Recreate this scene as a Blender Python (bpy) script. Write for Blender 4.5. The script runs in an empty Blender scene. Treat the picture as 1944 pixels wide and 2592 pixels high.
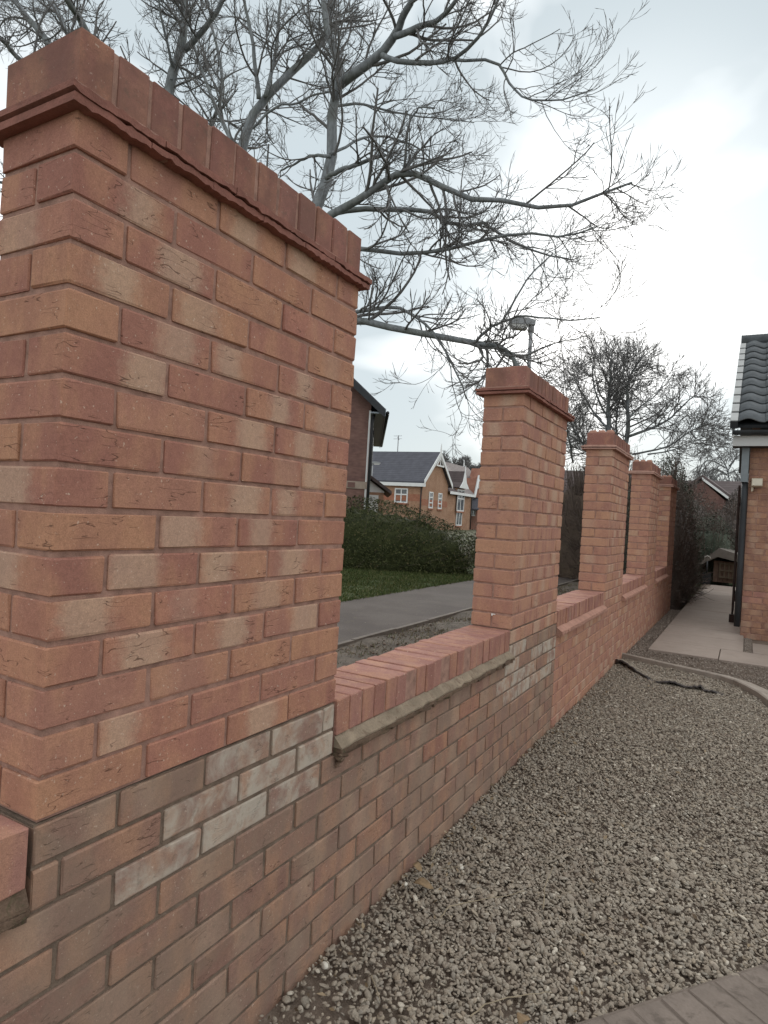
import bpy, math, random
import numpy as np
from mathutils import Matrix, Vector

R = math.radians
random.seed(11)
rng = np.random.default_rng(7)
scene = bpy.context.scene
col = scene.collection

# ------------------------------------------------------------------ camera
FPX, CAM = 1623.3, np.array([1.0, -0.6572, 0.5479])
YAW, PITCH, ROLL = 0.5149, 0.0017, 0.0581
def basis():
    f = np.array([-math.sin(YAW)*math.cos(PITCH), math.cos(YAW)*math.cos(PITCH), math.sin(PITCH)])
    r = np.array([math.cos(YAW), math.sin(YAW), 0.0]); u = np.cross(r, f)
    c, s = math.cos(ROLL), math.sin(ROLL)
    return c*r + s*u, -s*r + c*u, f
RT, UP, FW = basis()
cam = bpy.data.cameras.new('camera')
cam.sensor_fit = 'HORIZONTAL'; cam.sensor_width = 36.0; cam.lens = 36.0*FPX/1944.0
cam.clip_start = 0.05; cam.clip_end = 2000
camo = bpy.data.objects.new('camera', cam); col.objects.link(camo)
camo.matrix_world = Matrix(((RT[0], UP[0], -FW[0], CAM[0]), (RT[1], UP[1], -FW[1], CAM[1]), (RT[2], UP[2], -FW[2], CAM[2]), (0, 0, 0, 1)))
scene.camera = camo
def at(px, py, d):          # photo pixel (1944 wide) at depth d metres in front of the camera
    return CAM + d*(FW + RT*(px-972)/FPX - UP*(py-1296)/FPX)
def on_ground(px, py, z):
    v = FW + RT*(px-972)/FPX - UP*(py-1296)/FPX
    return CAM + v*(z-CAM[2])/v[2]

# ------------------------------------------------------------------ sky and light
SUN_EL, SUN_AZ = R(20), R(11)      # sun behind thin cloud, ahead and slightly left of the wall line
world = bpy.data.worlds.new('World'); scene.world = world; world.use_nodes = True
wt = world.node_tree; wt.nodes.clear()
def wn(t, **k):
    n = wt.nodes.new(t)
    for a, b in k.items(): setattr(n, a, b)
    return n
wout = wn('ShaderNodeOutputWorld'); wbg = wn('ShaderNodeBackground'); wbg.inputs[1].default_value = 0.1
sky = wn('ShaderNodeTexSky'); sky.sky_type = 'NISHITA'; sky.sun_disc = False
sky.sun_elevation = SUN_EL; sky.sun_rotation = -SUN_AZ; sky.air_density = 1.0; sky.dust_density = 0.6
wtc = wn('ShaderNodeTexCoord')
wmap = wn('ShaderNodeMapping'); wmap.inputs['Scale'].default_value = (1.0, 1.0, 1.7); wmap.inputs['Location'].default_value = (1.3, 0.1, 0.2)
wno = wn('ShaderNodeTexNoise'); wno.inputs['Scale'].default_value = 2.1; wno.inputs['Detail'].default_value = 5; wno.inputs['Roughness'].default_value = 0.45; wno.inputs['Distortion'].default_value = 0.3
wr = wn('ShaderNodeValToRGB')
wr.color_ramp.elements[0].position = 0.44; wr.color_ramp.elements[0].color = (3.1, 3.5, 3.68, 1)
wr.color_ramp.elements[1].position = 0.66; wr.color_ramp.elements[1].color = (9.0, 8.95, 8.85, 1)
sund = Vector((-math.sin(SUN_AZ)*math.cos(SUN_EL), math.cos(SUN_AZ)*math.cos(SUN_EL), math.sin(SUN_EL)))
wdot = wn('ShaderNodeVectorMath', operation='DOT_PRODUCT'); wdot.inputs[1].default_value = sund
wpow = wn('ShaderNodeMapRange'); wpow.inputs[1].default_value = 0.945; wpow.inputs[2].default_value = 1.0; wpow.inputs[3].default_value = 0.0; wpow.inputs[4].default_value = 1.0
wpow.interpolation_type = 'SMOOTHSTEP'
wadd = wn('ShaderNodeMix', data_type='RGBA', blend_type='ADD'); wadd.inputs[7].default_value = (1.5, 1.45, 1.4, 1)
wmix = wn('ShaderNodeMix', data_type='RGBA'); wmix.inputs[0].default_value = 0.96
L = wt.links.new
L(wtc.outputs['Generated'], wmap.inputs[0]); L(wmap.outputs[0], wno.inputs['Vector']); L(wno.outputs[0], wr.inputs[0])
L(wtc.outputs['Generated'], wdot.inputs[0]); L(wdot.outputs['Value'], wpow.inputs[0]); L(wpow.outputs[0], wadd.inputs[0])
L(wr.outputs[0], wadd.inputs[6]); L(sky.outputs[0], wmix.inputs[6]); L(wadd.outputs[2], wmix.inputs[7])
L(wmix.outputs[2], wbg.inputs[0]); L(wbg.outputs[0], wout.inputs[0])
sl = bpy.data.lights.new('sun', 'SUN'); sl.energy = 1.0; sl.angle = R(25); sl.color = (1.0, 0.96, 0.9)
so = bpy.data.objects.new('sun', sl); col.objects.link(so); so.location = (0, 12, 14)
so.rotation_euler = (-sund).to_track_quat('-Z', 'Y').to_euler()
scene.view_settings.view_transform = 'Standard'; scene.view_settings.look = 'None'
scene.view_settings.exposure = 1.08; scene.view_settings.gamma = 1.0
scene.view_settings.use_curve_mapping = False
try:
    scene.cycles.use_denoising = True
except Exception: pass

# ------------------------------------------------------------------ helpers
G = -0.72                              # garden ground level (sill top of the wall is 0)
def tag(o, label=None, cat=None, group=None, kind=None):
    if label: o['label'] = label
    if cat: o['category'] = cat
    if group: o['group'] = group
    if kind: o['kind'] = kind
    return o
def empty(name, loc=(0, 0, 0), rz=0.0):
    o = bpy.data.objects.new(name, None); col.objects.link(o); o.location = loc; o.rotation_euler[2] = rz
    o.empty_display_size = 0.1
    return o
def link(name, me, parent=None, loc=None, rot=None):
    o = bpy.data.objects.new(name, me); col.objects.link(o)
    if parent is not None: o.parent = parent
    if loc is not None: o.location = loc
    if rot is not None: o.rotation_euler = rot
    return o
class MB:
    def __init__(s): s.v = []; s.f = []; s.a = {}
    def add(s, vs, fs):
        b = len(s.v); s.v += [tuple(p) for p in vs]; s.f += [tuple(b+i for i in f) for f in fs]
        return b
    def box(s, x0, x1, y0, y1, z0, z1, M=None):
        vs = [(x, y, z) for z in (z0, z1) for (x, y) in ((x0, y0), (x1, y0), (x1, y1), (x0, y1))]
        if M is not None: vs = [tuple(M @ Vector(p)) for p in vs]
        s.add(vs, [(3, 2, 1, 0), (4, 5, 6, 7), (0, 1, 5, 4), (1, 2, 6, 5), (2, 3, 7, 6), (3, 0, 4, 7)]); return s
    def prism(s, prof, a0, a1, axis='x', M=None):     # profile (2-D list, ccw) swept along an axis
        n = len(prof)
        def mk(t, p): return {'x': (t, p[0], p[1]), 'y': (p[0], t, p[1]), 'z': (p[0], p[1], t)}[axis]
        vs = [mk(a0, p) for p in prof] + [mk(a1, p) for p in prof]
        if M is not None: vs = [tuple(M @ Vector(p)) for p in vs]
        fs = [tuple(range(n-1, -1, -1)), tuple(range(n, 2*n))] + [(i, (i+1) % n, n+(i+1) % n, n+i) for i in range(n)]
        s.add(vs, fs); return s
    def tube(s, pts, rad, sides=8, cap=True):
        pts = np.asarray(pts, float); n = len(pts); rad = np.broadcast_to(np.asarray(rad, float), (n,))
        t = np.gradient(pts, axis=0); t /= np.linalg.norm(t, axis=1)[:, None]+1e-9
        ref = np.array([0.31, 0.17, 0.93]) if abs(t[:, 2].mean()) < 0.8 else np.array([0.93, 0.31, 0.17])
        u = np.cross(t, ref); u /= np.linalg.norm(u, axis=1)[:, None]; w = np.cross(t, u)
        an = np.arange(sides)*2*math.pi/sides
        ring = pts[:, None, :] + rad[:, None, None]*(np.cos(an)[None, :, None]*u[:, None, :] + np.sin(an)[None, :, None]*w[:, None, :])
        fs = [(i*sides+j, i*sides+(j+1) % sides, (i+1)*sides+(j+1) % sides, (i+1)*sides+j) for i in range(n-1) for j in range(sides)]
        if cap: fs += [tuple(range(sides-1, -1, -1)), tuple(range((n-1)*sides, n*sides))]
        s.add(ring.reshape(-1, 3).tolist(), fs); return s
    def mesh(s, name, mat=None, smooth=False):
        me = bpy.data.meshes.new(name); me.from_pydata(s.v, [], s.f)
        if mat: me.materials.append(mat)
        if smooth: me.polygons.foreach_set('use_smooth', [True]*len(me.polygons))
        me.update(); return me
    def build(s, name, mat=None, parent=None, smooth=False, loc=None, rot=None):
        return link(name, s.mesh(name, mat, smooth), parent, loc, rot)
def np_mesh(name, V, F, mat, smooth=False, attrs=None):
    """V (n,3), F (m,k) uniform polygons; attrs {name:(type,array)} on points"""
    V = np.ascontiguousarray(V, np.float32); F = np.ascontiguousarray(F, np.int32); k = F.shape[1]
    me = bpy.data.meshes.new(name)
    me.vertices.add(len(V)); me.vertices.foreach_set('co', V.ravel())
    me.loops.add(F.size); me.loops.foreach_set('vertex_index', F.ravel())
    me.polygons.add(len(F)); me.polygons.foreach_set('loop_start', np.arange(len(F), dtype=np.int32)*k)
    me.polygons.foreach_set('loop_total', np.full(len(F), k, np.int32))
    if smooth: me.polygons.foreach_set('use_smooth', np.ones(len(F), bool))
    for an, (ty, arr) in (attrs or {}).items():
        at_ = me.attributes.new(an, ty, 'POINT'); at_.data.foreach_set('value' if ty == 'FLOAT' else 'vector', np.ascontiguousarray(arr, np.float32).ravel())
    me.materials.append(mat); me.update(calc_edges=True); me.validate(); return me

# ------------------------------------------------------------------ materials
class NT:
    def __init__(s, name):
        s.m = bpy.data.materials.new(name); s.m.use_nodes = True; s.t = s.m.node_tree; s.t.nodes.clear()
        s.out = s.n('ShaderNodeOutputMaterial'); s.b = s.n('ShaderNodeBsdfPrincipled'); s.l(s.b.outputs[0], s.out.inputs[0])
        s.b.inputs['Specular IOR Level'].default_value = 0.25
    def n(s, t, **k):
        x = s.t.nodes.new(t)
        for a, b in k.items(): setattr(x, a, b)
        return x
    def l(s, a, b): s.t.links.new(a, b)
    def val(s, x, sock):
        if hasattr(x, 'is_output'): s.l(x, sock)
        else: sock.default_value = x
    def math(s, op, a, b=None, c=None, clamp=False):
        x = s.n('ShaderNodeMath', operation=op); x.use_clamp = clamp
        s.val(a, x.inputs[0])
        if b is not None: s.val(b, x.inputs[1])
        if c is not None: s.val(c, x.inputs[2])
        return x.outputs[0]
    def vmath(s, op, a, b=None):
        x = s.n('ShaderNodeVectorMath', operation=op); s.val(a, x.inputs[0])
        if b is not None: s.val(b, x.inputs[1])
        return x.outputs[0]
    def noise(s, vec, scale, detail=3, rough=0.5, dist=0.0):
        x = s.n('ShaderNodeTexNoise'); x.inputs['Scale'].default_value = scale; x.inputs['Detail'].default_value = detail
        x.inputs['Roughness'].default_value = rough; x.inputs['Distortion'].default_value = dist
        if vec is not None: s.l(vec, x.inputs['Vector'])
        return x.outputs[0]
    def ramp(s, fac, stops, interp='LINEAR'):
        x = s.n('ShaderNodeValToRGB'); cr = x.color_ramp; cr.interpolation = interp
        while len(cr.elements) < len(stops): cr.elements.new(0.5)
        for e, (p, c) in zip(cr.elements, stops):
            e.position = p; e.color = (c, c, c, 1) if isinstance(c, (int, float)) else (*c, 1)
        s.val(fac, x.inputs[0]); return x.outputs[0]
    def mix(s, fac, a, b, mode='MIX'):
        x = s.n('ShaderNodeMix', data_type='RGBA', blend_type=mode)
        s.val(fac, x.inputs[0])
        for v, i in ((a, 6), (b, 7)):
            if hasattr(v, 'is_output'): s.l(v, x.inputs[i])
            else: x.inputs[i].default_value = (*v, 1) if len(v) == 3 else v
        return x.outputs[2]
    def smooth(s, v, a, b, lo=0.0, hi=1.0):
        x = s.n('ShaderNodeMapRange', interpolation_type='SMOOTHSTEP'); s.val(v, x.inputs[0])
        x.inputs[1].default_value = a; x.inputs[2].default_value = b; x.inputs[3].default_value = lo; x.inputs[4].default_value = hi
        return x.outputs[0]
    def white(s, v, k):
        x = s.n('ShaderNodeTexWhiteNoise', noise_dimensions='1D'); s.l(s.math('MULTIPLY_ADD', v, 97.31, k), x.inputs[1]); return x.outputs[0]
    def bump(s, h, strength, dist, nrm=None):
        x = s.n('ShaderNodeBump'); x.inputs['Strength'].default_value = strength; x.inputs['Distance'].default_value = dist
        s.l(h, x.inputs['Height'])
        if nrm is not None: s.l(nrm, x.inputs['Normal'])
        return x.outputs[0]
    def attr(s, name): return s.n('ShaderNodeAttribute', attribute_name=name)
    def done(s, color, rough=0.9, nrm=None, spec=None):
        s.val(color if hasattr(color, 'is_output') else (*color, 1), s.b.inputs['Base Color'])
        s.val(rough, s.b.inputs['Roughness'])
        if nrm is not None: s.l(nrm, s.b.inputs['Normal'])
        if spec is not None: s.b.inputs['Specular IOR Level'].default_value = spec
        return s.m
    def objco(s): return s.n('ShaderNodeTexCoord').outputs['Object']
    def pos(s): return s.n('ShaderNodeNewGeometry').outputs['Position']

def brick_mat(name, stops, kiss=(0.50, 0.355, 0.255), kiss_amt=0.6, joined=False, stain=None, stain_amt=0.0, crease=1.0, pale=0.0, sscale=5.5):
    m = NT(name)
    lc = m.attr('lc').outputs['Vector']
    rnd = m.attr('rnd').outputs['Fac'] if joined else m.n('ShaderNodeObjectInfo').outputs['Random']
    off = m.n('ShaderNodeCombineXYZ'); m.l(m.math('MULTIPLY', rnd, 91.0), off.inputs[0]); m.l(m.math('MULTIPLY', rnd, 37.0), off.inputs[1]); m.l(m.math('MULTIPLY', rnd, 53.0), off.inputs[2])
    p = m.vmath('ADD', lc, off.outputs[0])
    r1 = m.white(rnd, 1.3); r2 = m.white(rnd, 5.7); r3 = m.white(rnd, 9.1); r4 = m.white(rnd, 13.9)
    base = m.ramp(r1, stops)
    # soft flame mottling inside each brick
    fl = m.noise(m.vmath('MULTIPLY', p, (1.0, 1.0, 0.45)), 13, 3, 0.55)
    base = m.mix(m.smooth(fl, 0.40, 0.68, 0, 0.55), base, (0.45, 0.24, 0.145))
    base = m.mix(m.smooth(fl, 0.60, 0.30, 0, 0.40), base, (0.27, 0.125, 0.10))
    # pale kiss mark: a soft vertical band across the face, where neighbours touched in the kiln
    sx = m.n('ShaderNodeSeparateXYZ'); m.l(lc, sx.inputs[0])
    wob = m.math('MULTIPLY_ADD', m.noise(p, 34, 6, 0.72), 0.09, -0.045)
    c = m.math('MULTIPLY_ADD', r2, 0.13, -0.065)
    d = m.math('ABSOLUTE', m.math('ADD', m.math('SUBTRACT', sx.outputs[0], c), wob))
    w = m.math('MULTIPLY_ADD', r4, 0.030, 0.012)
    band = m.smooth(m.math('SUBTRACT', d, w), 0.042, -0.008)
    band = m.math('MULTIPLY', band, m.smooth(r3, 0.36, 0.72, 0, kiss_amt))
    base = m.mix(band, base, kiss)
    # fine sand grain, dark pits and drag creases
    fine = m.noise(p, 420, 3, 0.7)
    base = m.mix(0.42, base, m.ramp(fine, [(0.32, 0.55), (0.68, 1.4)]), 'MULTIPLY')
    gr = m.noise(p, 95, 5, 0.75)
    base = m.mix(0.5, base, m.ramp(gr, [(0.30, 0.72), (0.5, 1.0), (0.72, 1.25)]), 'MULTIPLY')
    spk = m.noise(p, 150, 2, 0.5)
    base = m.mix(m.smooth(spk, 0.68, 0.73, 0, 0.6), base, (0.62, 0.49, 0.39))
    cr = m.noise(m.vmath('MULTIPLY', p, (1.0, 1.0, 5.5)), 12, 2, 0.4, 0.25)
    crl = m.smooth(m.math('ABSOLUTE', m.math('SUBTRACT', cr, 0.5)), 0.012, 0.003)
    msk = m.smooth(m.noise(p, 17, 2), 0.55, 0.60)
    crl = m.math('MULTIPLY', crl, m.math('MULTIPLY', msk, crease))
    base = m.mix(m.math('MULTIPLY', crl, 0.65), base, (0.075, 0.035, 0.025))
    if pale: base = m.mix(pale, base, (0.52, 0.35, 0.26))
    if stain is not None:
        wp = m.pos()
        s1 = m.noise(wp, sscale, 5, 0.62, 0.4)
        s1 = m.math('ADD', s1, m.math('MULTIPLY_ADD', r3, 0.12, -0.06))
        base = m.mix(m.smooth(s1, 0.50-0.22*stain_amt, 0.64, 0.15*stain_amt, stain_amt), base, stain)
        s2 = m.noise(wp, 38, 4, 0.7)
        base = m.mix(m.smooth(s2, 0.56, 0.72, 0, 0.55*stain_amt), base, (0.12, 0.095, 0.07))
    h = m.math('ADD', m.math('MULTIPLY', fine, 0.35), m.math('MULTIPLY', m.noise(p, 60, 3, 0.6), 0.8))
    h = m.math('SUBTRACT', h, m.math('MULTIPLY', crl, 1.3))
    return m.done(base, 0.92, m.bump(h, 0.55, 0.0022))
NEW = [(0.0, (0.34, 0.155, 0.115)), (0.25, (0.375, 0.175, 0.127)), (0.5, (0.405, 0.20, 0.142)), (0.75, (0.435, 0.225, 0.138)), (1.0, (0.40, 0.18, 0.132))]
OLD = [(0.0, (0.25, 0.148, 0.112)), (0.35, (0.28, 0.172, 0.13)), (0.65, (0.29, 0.185, 0.138)), (0.88, (0.32, 0.178, 0.128)), (1.0, (0.265, 0.17, 0.13))]
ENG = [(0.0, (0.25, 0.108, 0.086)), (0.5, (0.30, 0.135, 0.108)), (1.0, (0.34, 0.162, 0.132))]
HSE = [(0.0, (0.22, 0.122, 0.088)), (0.5, (0.29, 0.168, 0.115)), (1.0, (0.33, 0.185, 0.125))]
M = {}
for jn, sfx in ((False, ''), (True, '_j')):
    M['new'+sfx] = brick_mat('brick_new'+sfx, NEW, joined=jn)
    M['newpink'+sfx] = brick_mat('brick_new_pink'+sfx, NEW, joined=jn, kiss_amt=0.6, pale=0.12)
    M['old'+sfx] = brick_mat('brick_old'+sfx, OLD, joined=jn, kiss_amt=0.35, stain=(0.24, 0.182, 0.137), stain_amt=0.55)
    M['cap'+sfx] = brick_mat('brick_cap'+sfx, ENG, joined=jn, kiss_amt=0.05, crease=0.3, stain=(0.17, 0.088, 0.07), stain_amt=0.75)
    M['oldred'+sfx] = brick_mat('brick_old_red'+sfx, [(0.0, (0.30, 0.155, 0.11)), (1.0, (0.36, 0.18, 0.125))], joined=jn, kiss_amt=0.3, stain=(0.22, 0.16, 0.115), stain_amt=0.35)
    M['edge'+sfx] = brick_mat('brick_edge'+sfx, [(p_, (c_[0]*1.12, c_[1]*1.22, c_[2]*1.22)) for p_, c_ in ENG], joined=jn, kiss_amt=0.08, crease=0.3)
    M['house'+sfx] = brick_mat('brick_house'+sfx, HSE, joined=jn, kiss_amt=0.4)
M['white'] = brick_mat('brick_whitened', OLD, kiss_amt=0.2, stain=(0.50, 0.455, 0.38), stain_amt=0.75, sscale=15.0)

def plain(name, colr, rough=0.85, var=0.25, scale=9.0, bump=0.15, bdist=0.003, dirt=None, spec=0.25, wp=False):
    m = NT(name); p = m.pos() if wp else m.objco()
    n1 = m.noise(p, scale, 4, 0.6); n2 = m.noise(p, scale*14, 3, 0.6)
    c = m.mix(1.0, colr, m.ramp(n1, [(0.25, 1-var), (0.75, 1+var)]), 'MULTIPLY')
    c = m.mix(0.6, c, m.ramp(n2, [(0.25, 1-var*0.8), (0.75, 1+var*0.8)]), 'MULTIPLY')
    if dirt is not None: c = m.mix(m.smooth(m.noise(p, scale*2.3, 5, 0.65, 0.5), 0.52, 0.68, 0, 0.7), c, dirt)
    return m.done(c, rough, m.bump(m.math('ADD', n2, n1), bump, bdist), spec)
M['mortar'] = plain('mortar_red', (0.34, 0.20, 0.155), 0.95, 0.35, 30, 0.7, 0.003, wp=True)
M['mortar_old'] = plain('mortar_old', (0.19, 0.14, 0.105), 0.95, 0.4, 25, 0.7, 0.003, wp=True)
M['fillet_old'] = plain('mortar_fillet_green', (0.26, 0.205, 0.148), 0.95, 0.3, 14, 0.6, 0.003, dirt=(0.15, 0.10, 0.07), wp=True)
M['fillet_new'] = plain('mortar_fillet_pink', (0.40, 0.22, 0.165), 0.95, 0.2, 14, 0.5, 0.003, wp=True)
M['tile'] = plain('creasing_tile', (0.24, 0.105, 0.08), 0.9, 0.3, 18, 0.5, 0.003, wp=True)
M['tile_new'] = plain('creasing_tile_pink', (0.42, 0.25, 0.20), 0.9, 0.2, 18, 0.4, 0.002, wp=True)
M['tile_old'] = plain('creasing_tile_mossy', (0.15, 0.10, 0.07), 0.95, 0.4, 16, 0.7, 0.005, dirt=(0.07, 0.07, 0.035), wp=True)

# ------------------------------------------------------------------ brick meshes (shared)
def brick_arrays(Lx, Dy, Hz, ch=0.0028, jit=0.0009):
    hx, hy, hz = Lx/2, Dy/2, Hz/2; c = ch
    V = []; idx = {}
    for sx in (-1, 1):
        for sy in (-1, 1):
            for sz in (-1, 1):
                for k in range(3):
                    p = [sx*(hx-c), sy*(hy-c), sz*(hz-c)]; p[k] = (sx*hx, sy*hy, sz*hz)[k]
                    idx[(sx, sy, sz, k)] = len(V); V.append(p)
    F = []
    for k in range(3):
        a, b = [i for i in range(3) if i != k]
        for s in (-1, 1):
            q = []
            for (u, w) in ((-1, -1), (1, -1), (1, 1), (-1, 1)):
                t = [0, 0, 0]; t[k] = s; t[a] = u; t[b] = w; q.append(idx[(*t, k)])
            F.append(q)
        for u in (-1, 1):
            for w in (-1, 1):      # edge along axis k
                t0 = [0, 0, 0]; t0[a] = u; t0[b] = w; t1 = list(t0); t0[k] = -1; t1[k] = 1
                F.append([idx[(*t0, a)], idx[(*t1, a)], idx[(*t1, b)], idx[(*t0, b)]])
    T = [[idx[(sx, sy, sz, k)] for k in range(3)] for sx in (-1, 1) for sy in (-1, 1) for sz in (-1, 1)]
    V = np.array(V); lc = V.copy(); V = V + np.clip(rng.normal(0, jit, V.shape), -1.5*jit, 1.5*jit)
    def fix(fs):
        out = []
        for f in fs:
            n = np.cross(lc[f[1]]-lc[f[0]], lc[f[2]]-lc[f[0]])
            out.append(list(f) if np.dot(n, lc[list(f)].mean(0)) > 0 else list(f)[::-1])
        return out
    return V, fix(F), fix(T), lc
_bm = {}
def brick_mesh(Lx, Dy, Hz, mat, nv=5):
    key = (round(Lx, 3), round(Dy, 3), round(Hz, 3), mat)
    if key not in _bm:
        out = []
        for _ in range(nv):
            V, F, T, lc = brick_arrays(Lx, Dy, Hz)
            me = bpy.data.meshes.new('brick'); me.from_pydata(V.tolist(), [], F+T)
            a = me.attributes.new('lc', 'FLOAT_VECTOR', 'POINT'); a.data.foreach_set('vector', lc.astype(np.float32).ravel())
            me.materials.append(M[mat]); me.update(); out.append(me)
        _bm[key] = out
    return random.choice(_bm[key])
class Joined:                      # bricks that stay real geometry but join into one part
    def __init__(s): s.V = []; s.Q = []; s.lc = []; s.r = []; s.n = 0
    def add(s, Lx, Dy, Hz, loc, rz):
        V, F, T, lc = brick_arrays(Lx, Dy, Hz)
        c, si = math.cos(rz), math.sin(rz)
        W = np.stack([c*V[:, 0]-si*V[:, 1], si*V[:, 0]+c*V[:, 1], V[:, 2]], 1) + np.array(loc)
        s.V.append(W); s.lc.append(lc); s.r.append(np.full(len(V), random.random()))
        s.Q += [[i+s.n for i in f] for f in F]; s.Q += [[i+s.n for i in t]+[t[2]+s.n] for t in []]
        s.n += len(V)
    def build(s, name, mat, parent):
        me = np_mesh(name, np.concatenate(s.V), np.array(s.Q), mat, False, {'lc': ('FLOAT_VECTOR', np.concatenate(s.lc)), 'rnd': ('FLOAT', np.concatenate(s.r))})
        o = link(name, me, parent); o['kind'] = 'stuff'; return o
def put_brick(parent, Lx, Dy, Hz, loc, rz, mat, jit=0.0012, name='brick'):
    j = lambda a: max(-1.5*a, min(1.5*a, random.gauss(0, a)))
    return link(name, brick_mesh(Lx, Dy, Hz, mat), parent, (loc[0]+j(jit*0.9), loc[1]+j(jit*0.6), loc[2]+j(jit*0.7)), (j(0.004), j(0.004), rz+j(0.003)))
H90 = math.pi/2
BH = 0.0655
def zc(k): return 0.075*(16-k)+0.0375-0.003      # centre height of course k below the cap
JL = 0.010

# ================================================================== GROUND AND SURFACES
def ground_mat():
    m = NT('rough_grass_ground'); p = m.pos()
    a = m.noise(p, 0.6, 5, 0.6); b = m.noise(p, 9, 4, 0.6)
    c = m.mix(m.smooth(a, 0.4, 0.6), (0.055, 0.075, 0.03), (0.10, 0.085, 0.05)); c = m.mix(m.smooth(b, 0.5, 0.75, 0, 0.6), c, (0.045, 0.05, 0.02))
    return m.done(c, 0.95, m.bump(b, 0.6, 0.02))
gm = MB(); gm.box(-700, 700, -60, 1200, -1.4, G-0.09)
tag(gm.build('ground', ground_mat()), kind='structure')
def soil_mat(name, c1, c2, c3):
    m = NT(name); p = m.pos()
    a = m.noise(p, 7, 6, 0.65); b = m.noise(p, 55, 4, 0.7); d = m.noise(p, 240, 2, 0.6)
    c = m.mix(m.smooth(a, 0.38, 0.62), c1, c2); c = m.mix(m.smooth(b, 0.55, 0.7, 0, 0.7), c, c3)
    h = m.math('ADD', m.math('MULTIPLY', b, 1.0), m.math('MULTIPLY', d, 0.5))
    return m.done(c, 0.97, m.bump(h, 0.8, 0.008))
M['dirt'] = soil_mat('damp_dirt', (0.145, 0.11, 0.085), (0.20, 0.155, 0.122), (0.27, 0.215, 0.172))
def sheet(name, x0, x1, y0, y1, z, mat, nx=40, ny=80, amp=0.006, freq=3.0, kind='structure', zf=None):
    xs = np.linspace(x0, x1, nx); ys = np.linspace(y0, y1, ny); X, Y = np.meshgrid(xs, ys)
    Z = z + amp*(np.sin(X*freq*2.1+Y*freq*0.7)+np.sin(Y*freq*1.7-X*freq*0.9+1.3)+0.6*np.sin(X*freq*5.3+2)*np.sin(Y*freq*4.1))
    if zf is not None: Z = Z + zf(X, Y)
    V = np.stack([X, Y, Z], -1).reshape(-1, 3)
    i = np.arange((ny-1)*(nx-1)); r, c = i//(nx-1), i % (nx-1); a = r*nx+c
    F = np.stack([a, a+1, a+nx+1, a+nx], 1)
    return tag(link(name, np_mesh(name, V, F, mat, True)), kind=kind)
sheet('gravel_bed', 0.0, 3.6, -1.6, 9.2, G-0.026, M['dirt'], 60, 160, 0.002)
M['soil'] = soil_mat('bare_soil', (0.085, 0.068, 0.055), (0.135, 0.11, 0.088), (0.20, 0.175, 0.14))
sheet('soil_strip', -2.31, -0.2, -3, 22, G-0.03, M['soil'], 30, 120, 0.012)
def tarmac():
    m = NT('tarmac'); p = m.pos(); a = m.noise(p, 1.3, 5, 0.6); b = m.noise(p, 75, 4, 0.75)
    c = m.mix(m.smooth(a, 0.35, 0.65), (0.066, 0.052, 0.046), (0.09, 0.073, 0.064)); c = m.mix(0.8, c, m.ramp(b, [(0.3, 0.55), (0.7, 1.5)]), 'MULTIPLY')
    c = m.mix(m.smooth(m.noise(p, 12, 4, 0.6), 0.58, 0.72, 0, 0.55), c, (0.105, 0.09, 0.055))
    c = m.mix(m.smooth(m.noise(p, 26, 2, 0.5), 0.70, 0.73, 0, 0.7), c, (0.24, 0.21, 0.17))
    return m.done(c, 0.9, m.bump(b, 0.6, 0.004))
tf = MB(); tf.box(-3.9, -2.33, -4, 17.2, G-0.07, G-0.012); tf.build('footpath', tarmac())
tag(bpy.data.objects['footpath'], kind='structure')
ke = MB()
for i in range(24):
    y = -3+i*0.86; ke.box(-2.345, -2.295, y, y+0.852, G-0.06, G+0.004+0.004*math.sin(i*2.3))
tag(ke.build('path_edging', plain('edging_concrete', (0.15, 0.125, 0.105), 0.9, 0.3, 12, 0.4, 0.003, wp=True)), kind='structure')
def lawn_mat():
    m = NT('lawn_soil'); p = m.pos(); a = m.noise(p, 3, 5, 0.6)
    return m.done(m.mix(m.smooth(a, 0.4, 0.65), (0.05, 0.075, 0.022), (0.085, 0.085, 0.035)), 0.95, m.bump(m.noise(p, 60, 3), 0.8, 0.02))
sheet('lawn', -16, -3.92, -4, 19, G-0.03, lawn_mat(), 60, 80, 0.012)

# grass blades on the lawn behind the wall
def grass(n, name, x0, x1, y0, y1, h0, h1, mat, w=0.006):
    P = np.stack([rng.uniform(x0, x1, n), rng.uniform(y0, y1, n), np.full(n, G-0.03)], 1)
    a = rng.uniform(0, 2*math.pi, n); h = rng.uniform(h0, h1, n); ln = rng.uniform(0.1, 0.9, n)*h; b = rng.uniform(0, 2*math.pi, n)
    s = np.stack([np.cos(a), np.sin(a), 0*a], 1)*w; t = np.stack([np.cos(b)*ln, np.sin(b)*ln, h], 1)
    V = np.stack([P-s, P+s, P+t*[0.5, 0.5, 0.65]+s*0.8, P+t*[0.5, 0.5, 0.65]-s*0.8, P+t], 1).reshape(-1, 3)
    k = np.arange(n)[:, None]*5
    F = np.concatenate([k+[0, 1, 2], k+[0, 2, 3], k+[3, 2, 4]])
    me = np_mesh(name, V, F, mat, False, {'rnd': ('FLOAT', np.repeat(rng.random(n), 5))})
    return link(name, me)
def leaf_mat(name, stops, rough=0.6, spec=0.3, trans=0.0):
    m = NT(name); r = m.attr('rnd').outputs['Fac']; c = m.ramp(r, stops)
    return m.done(c, rough, None, spec)
M['blade'] = leaf_mat('grass_blade', [(0, (0.034, 0.05, 0.012)), (0.5, (0.06, 0.082, 0.02)), (0.85, (0.095, 0.11, 0.035)), (1, (0.18, 0.15, 0.07))], 0.8)
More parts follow.
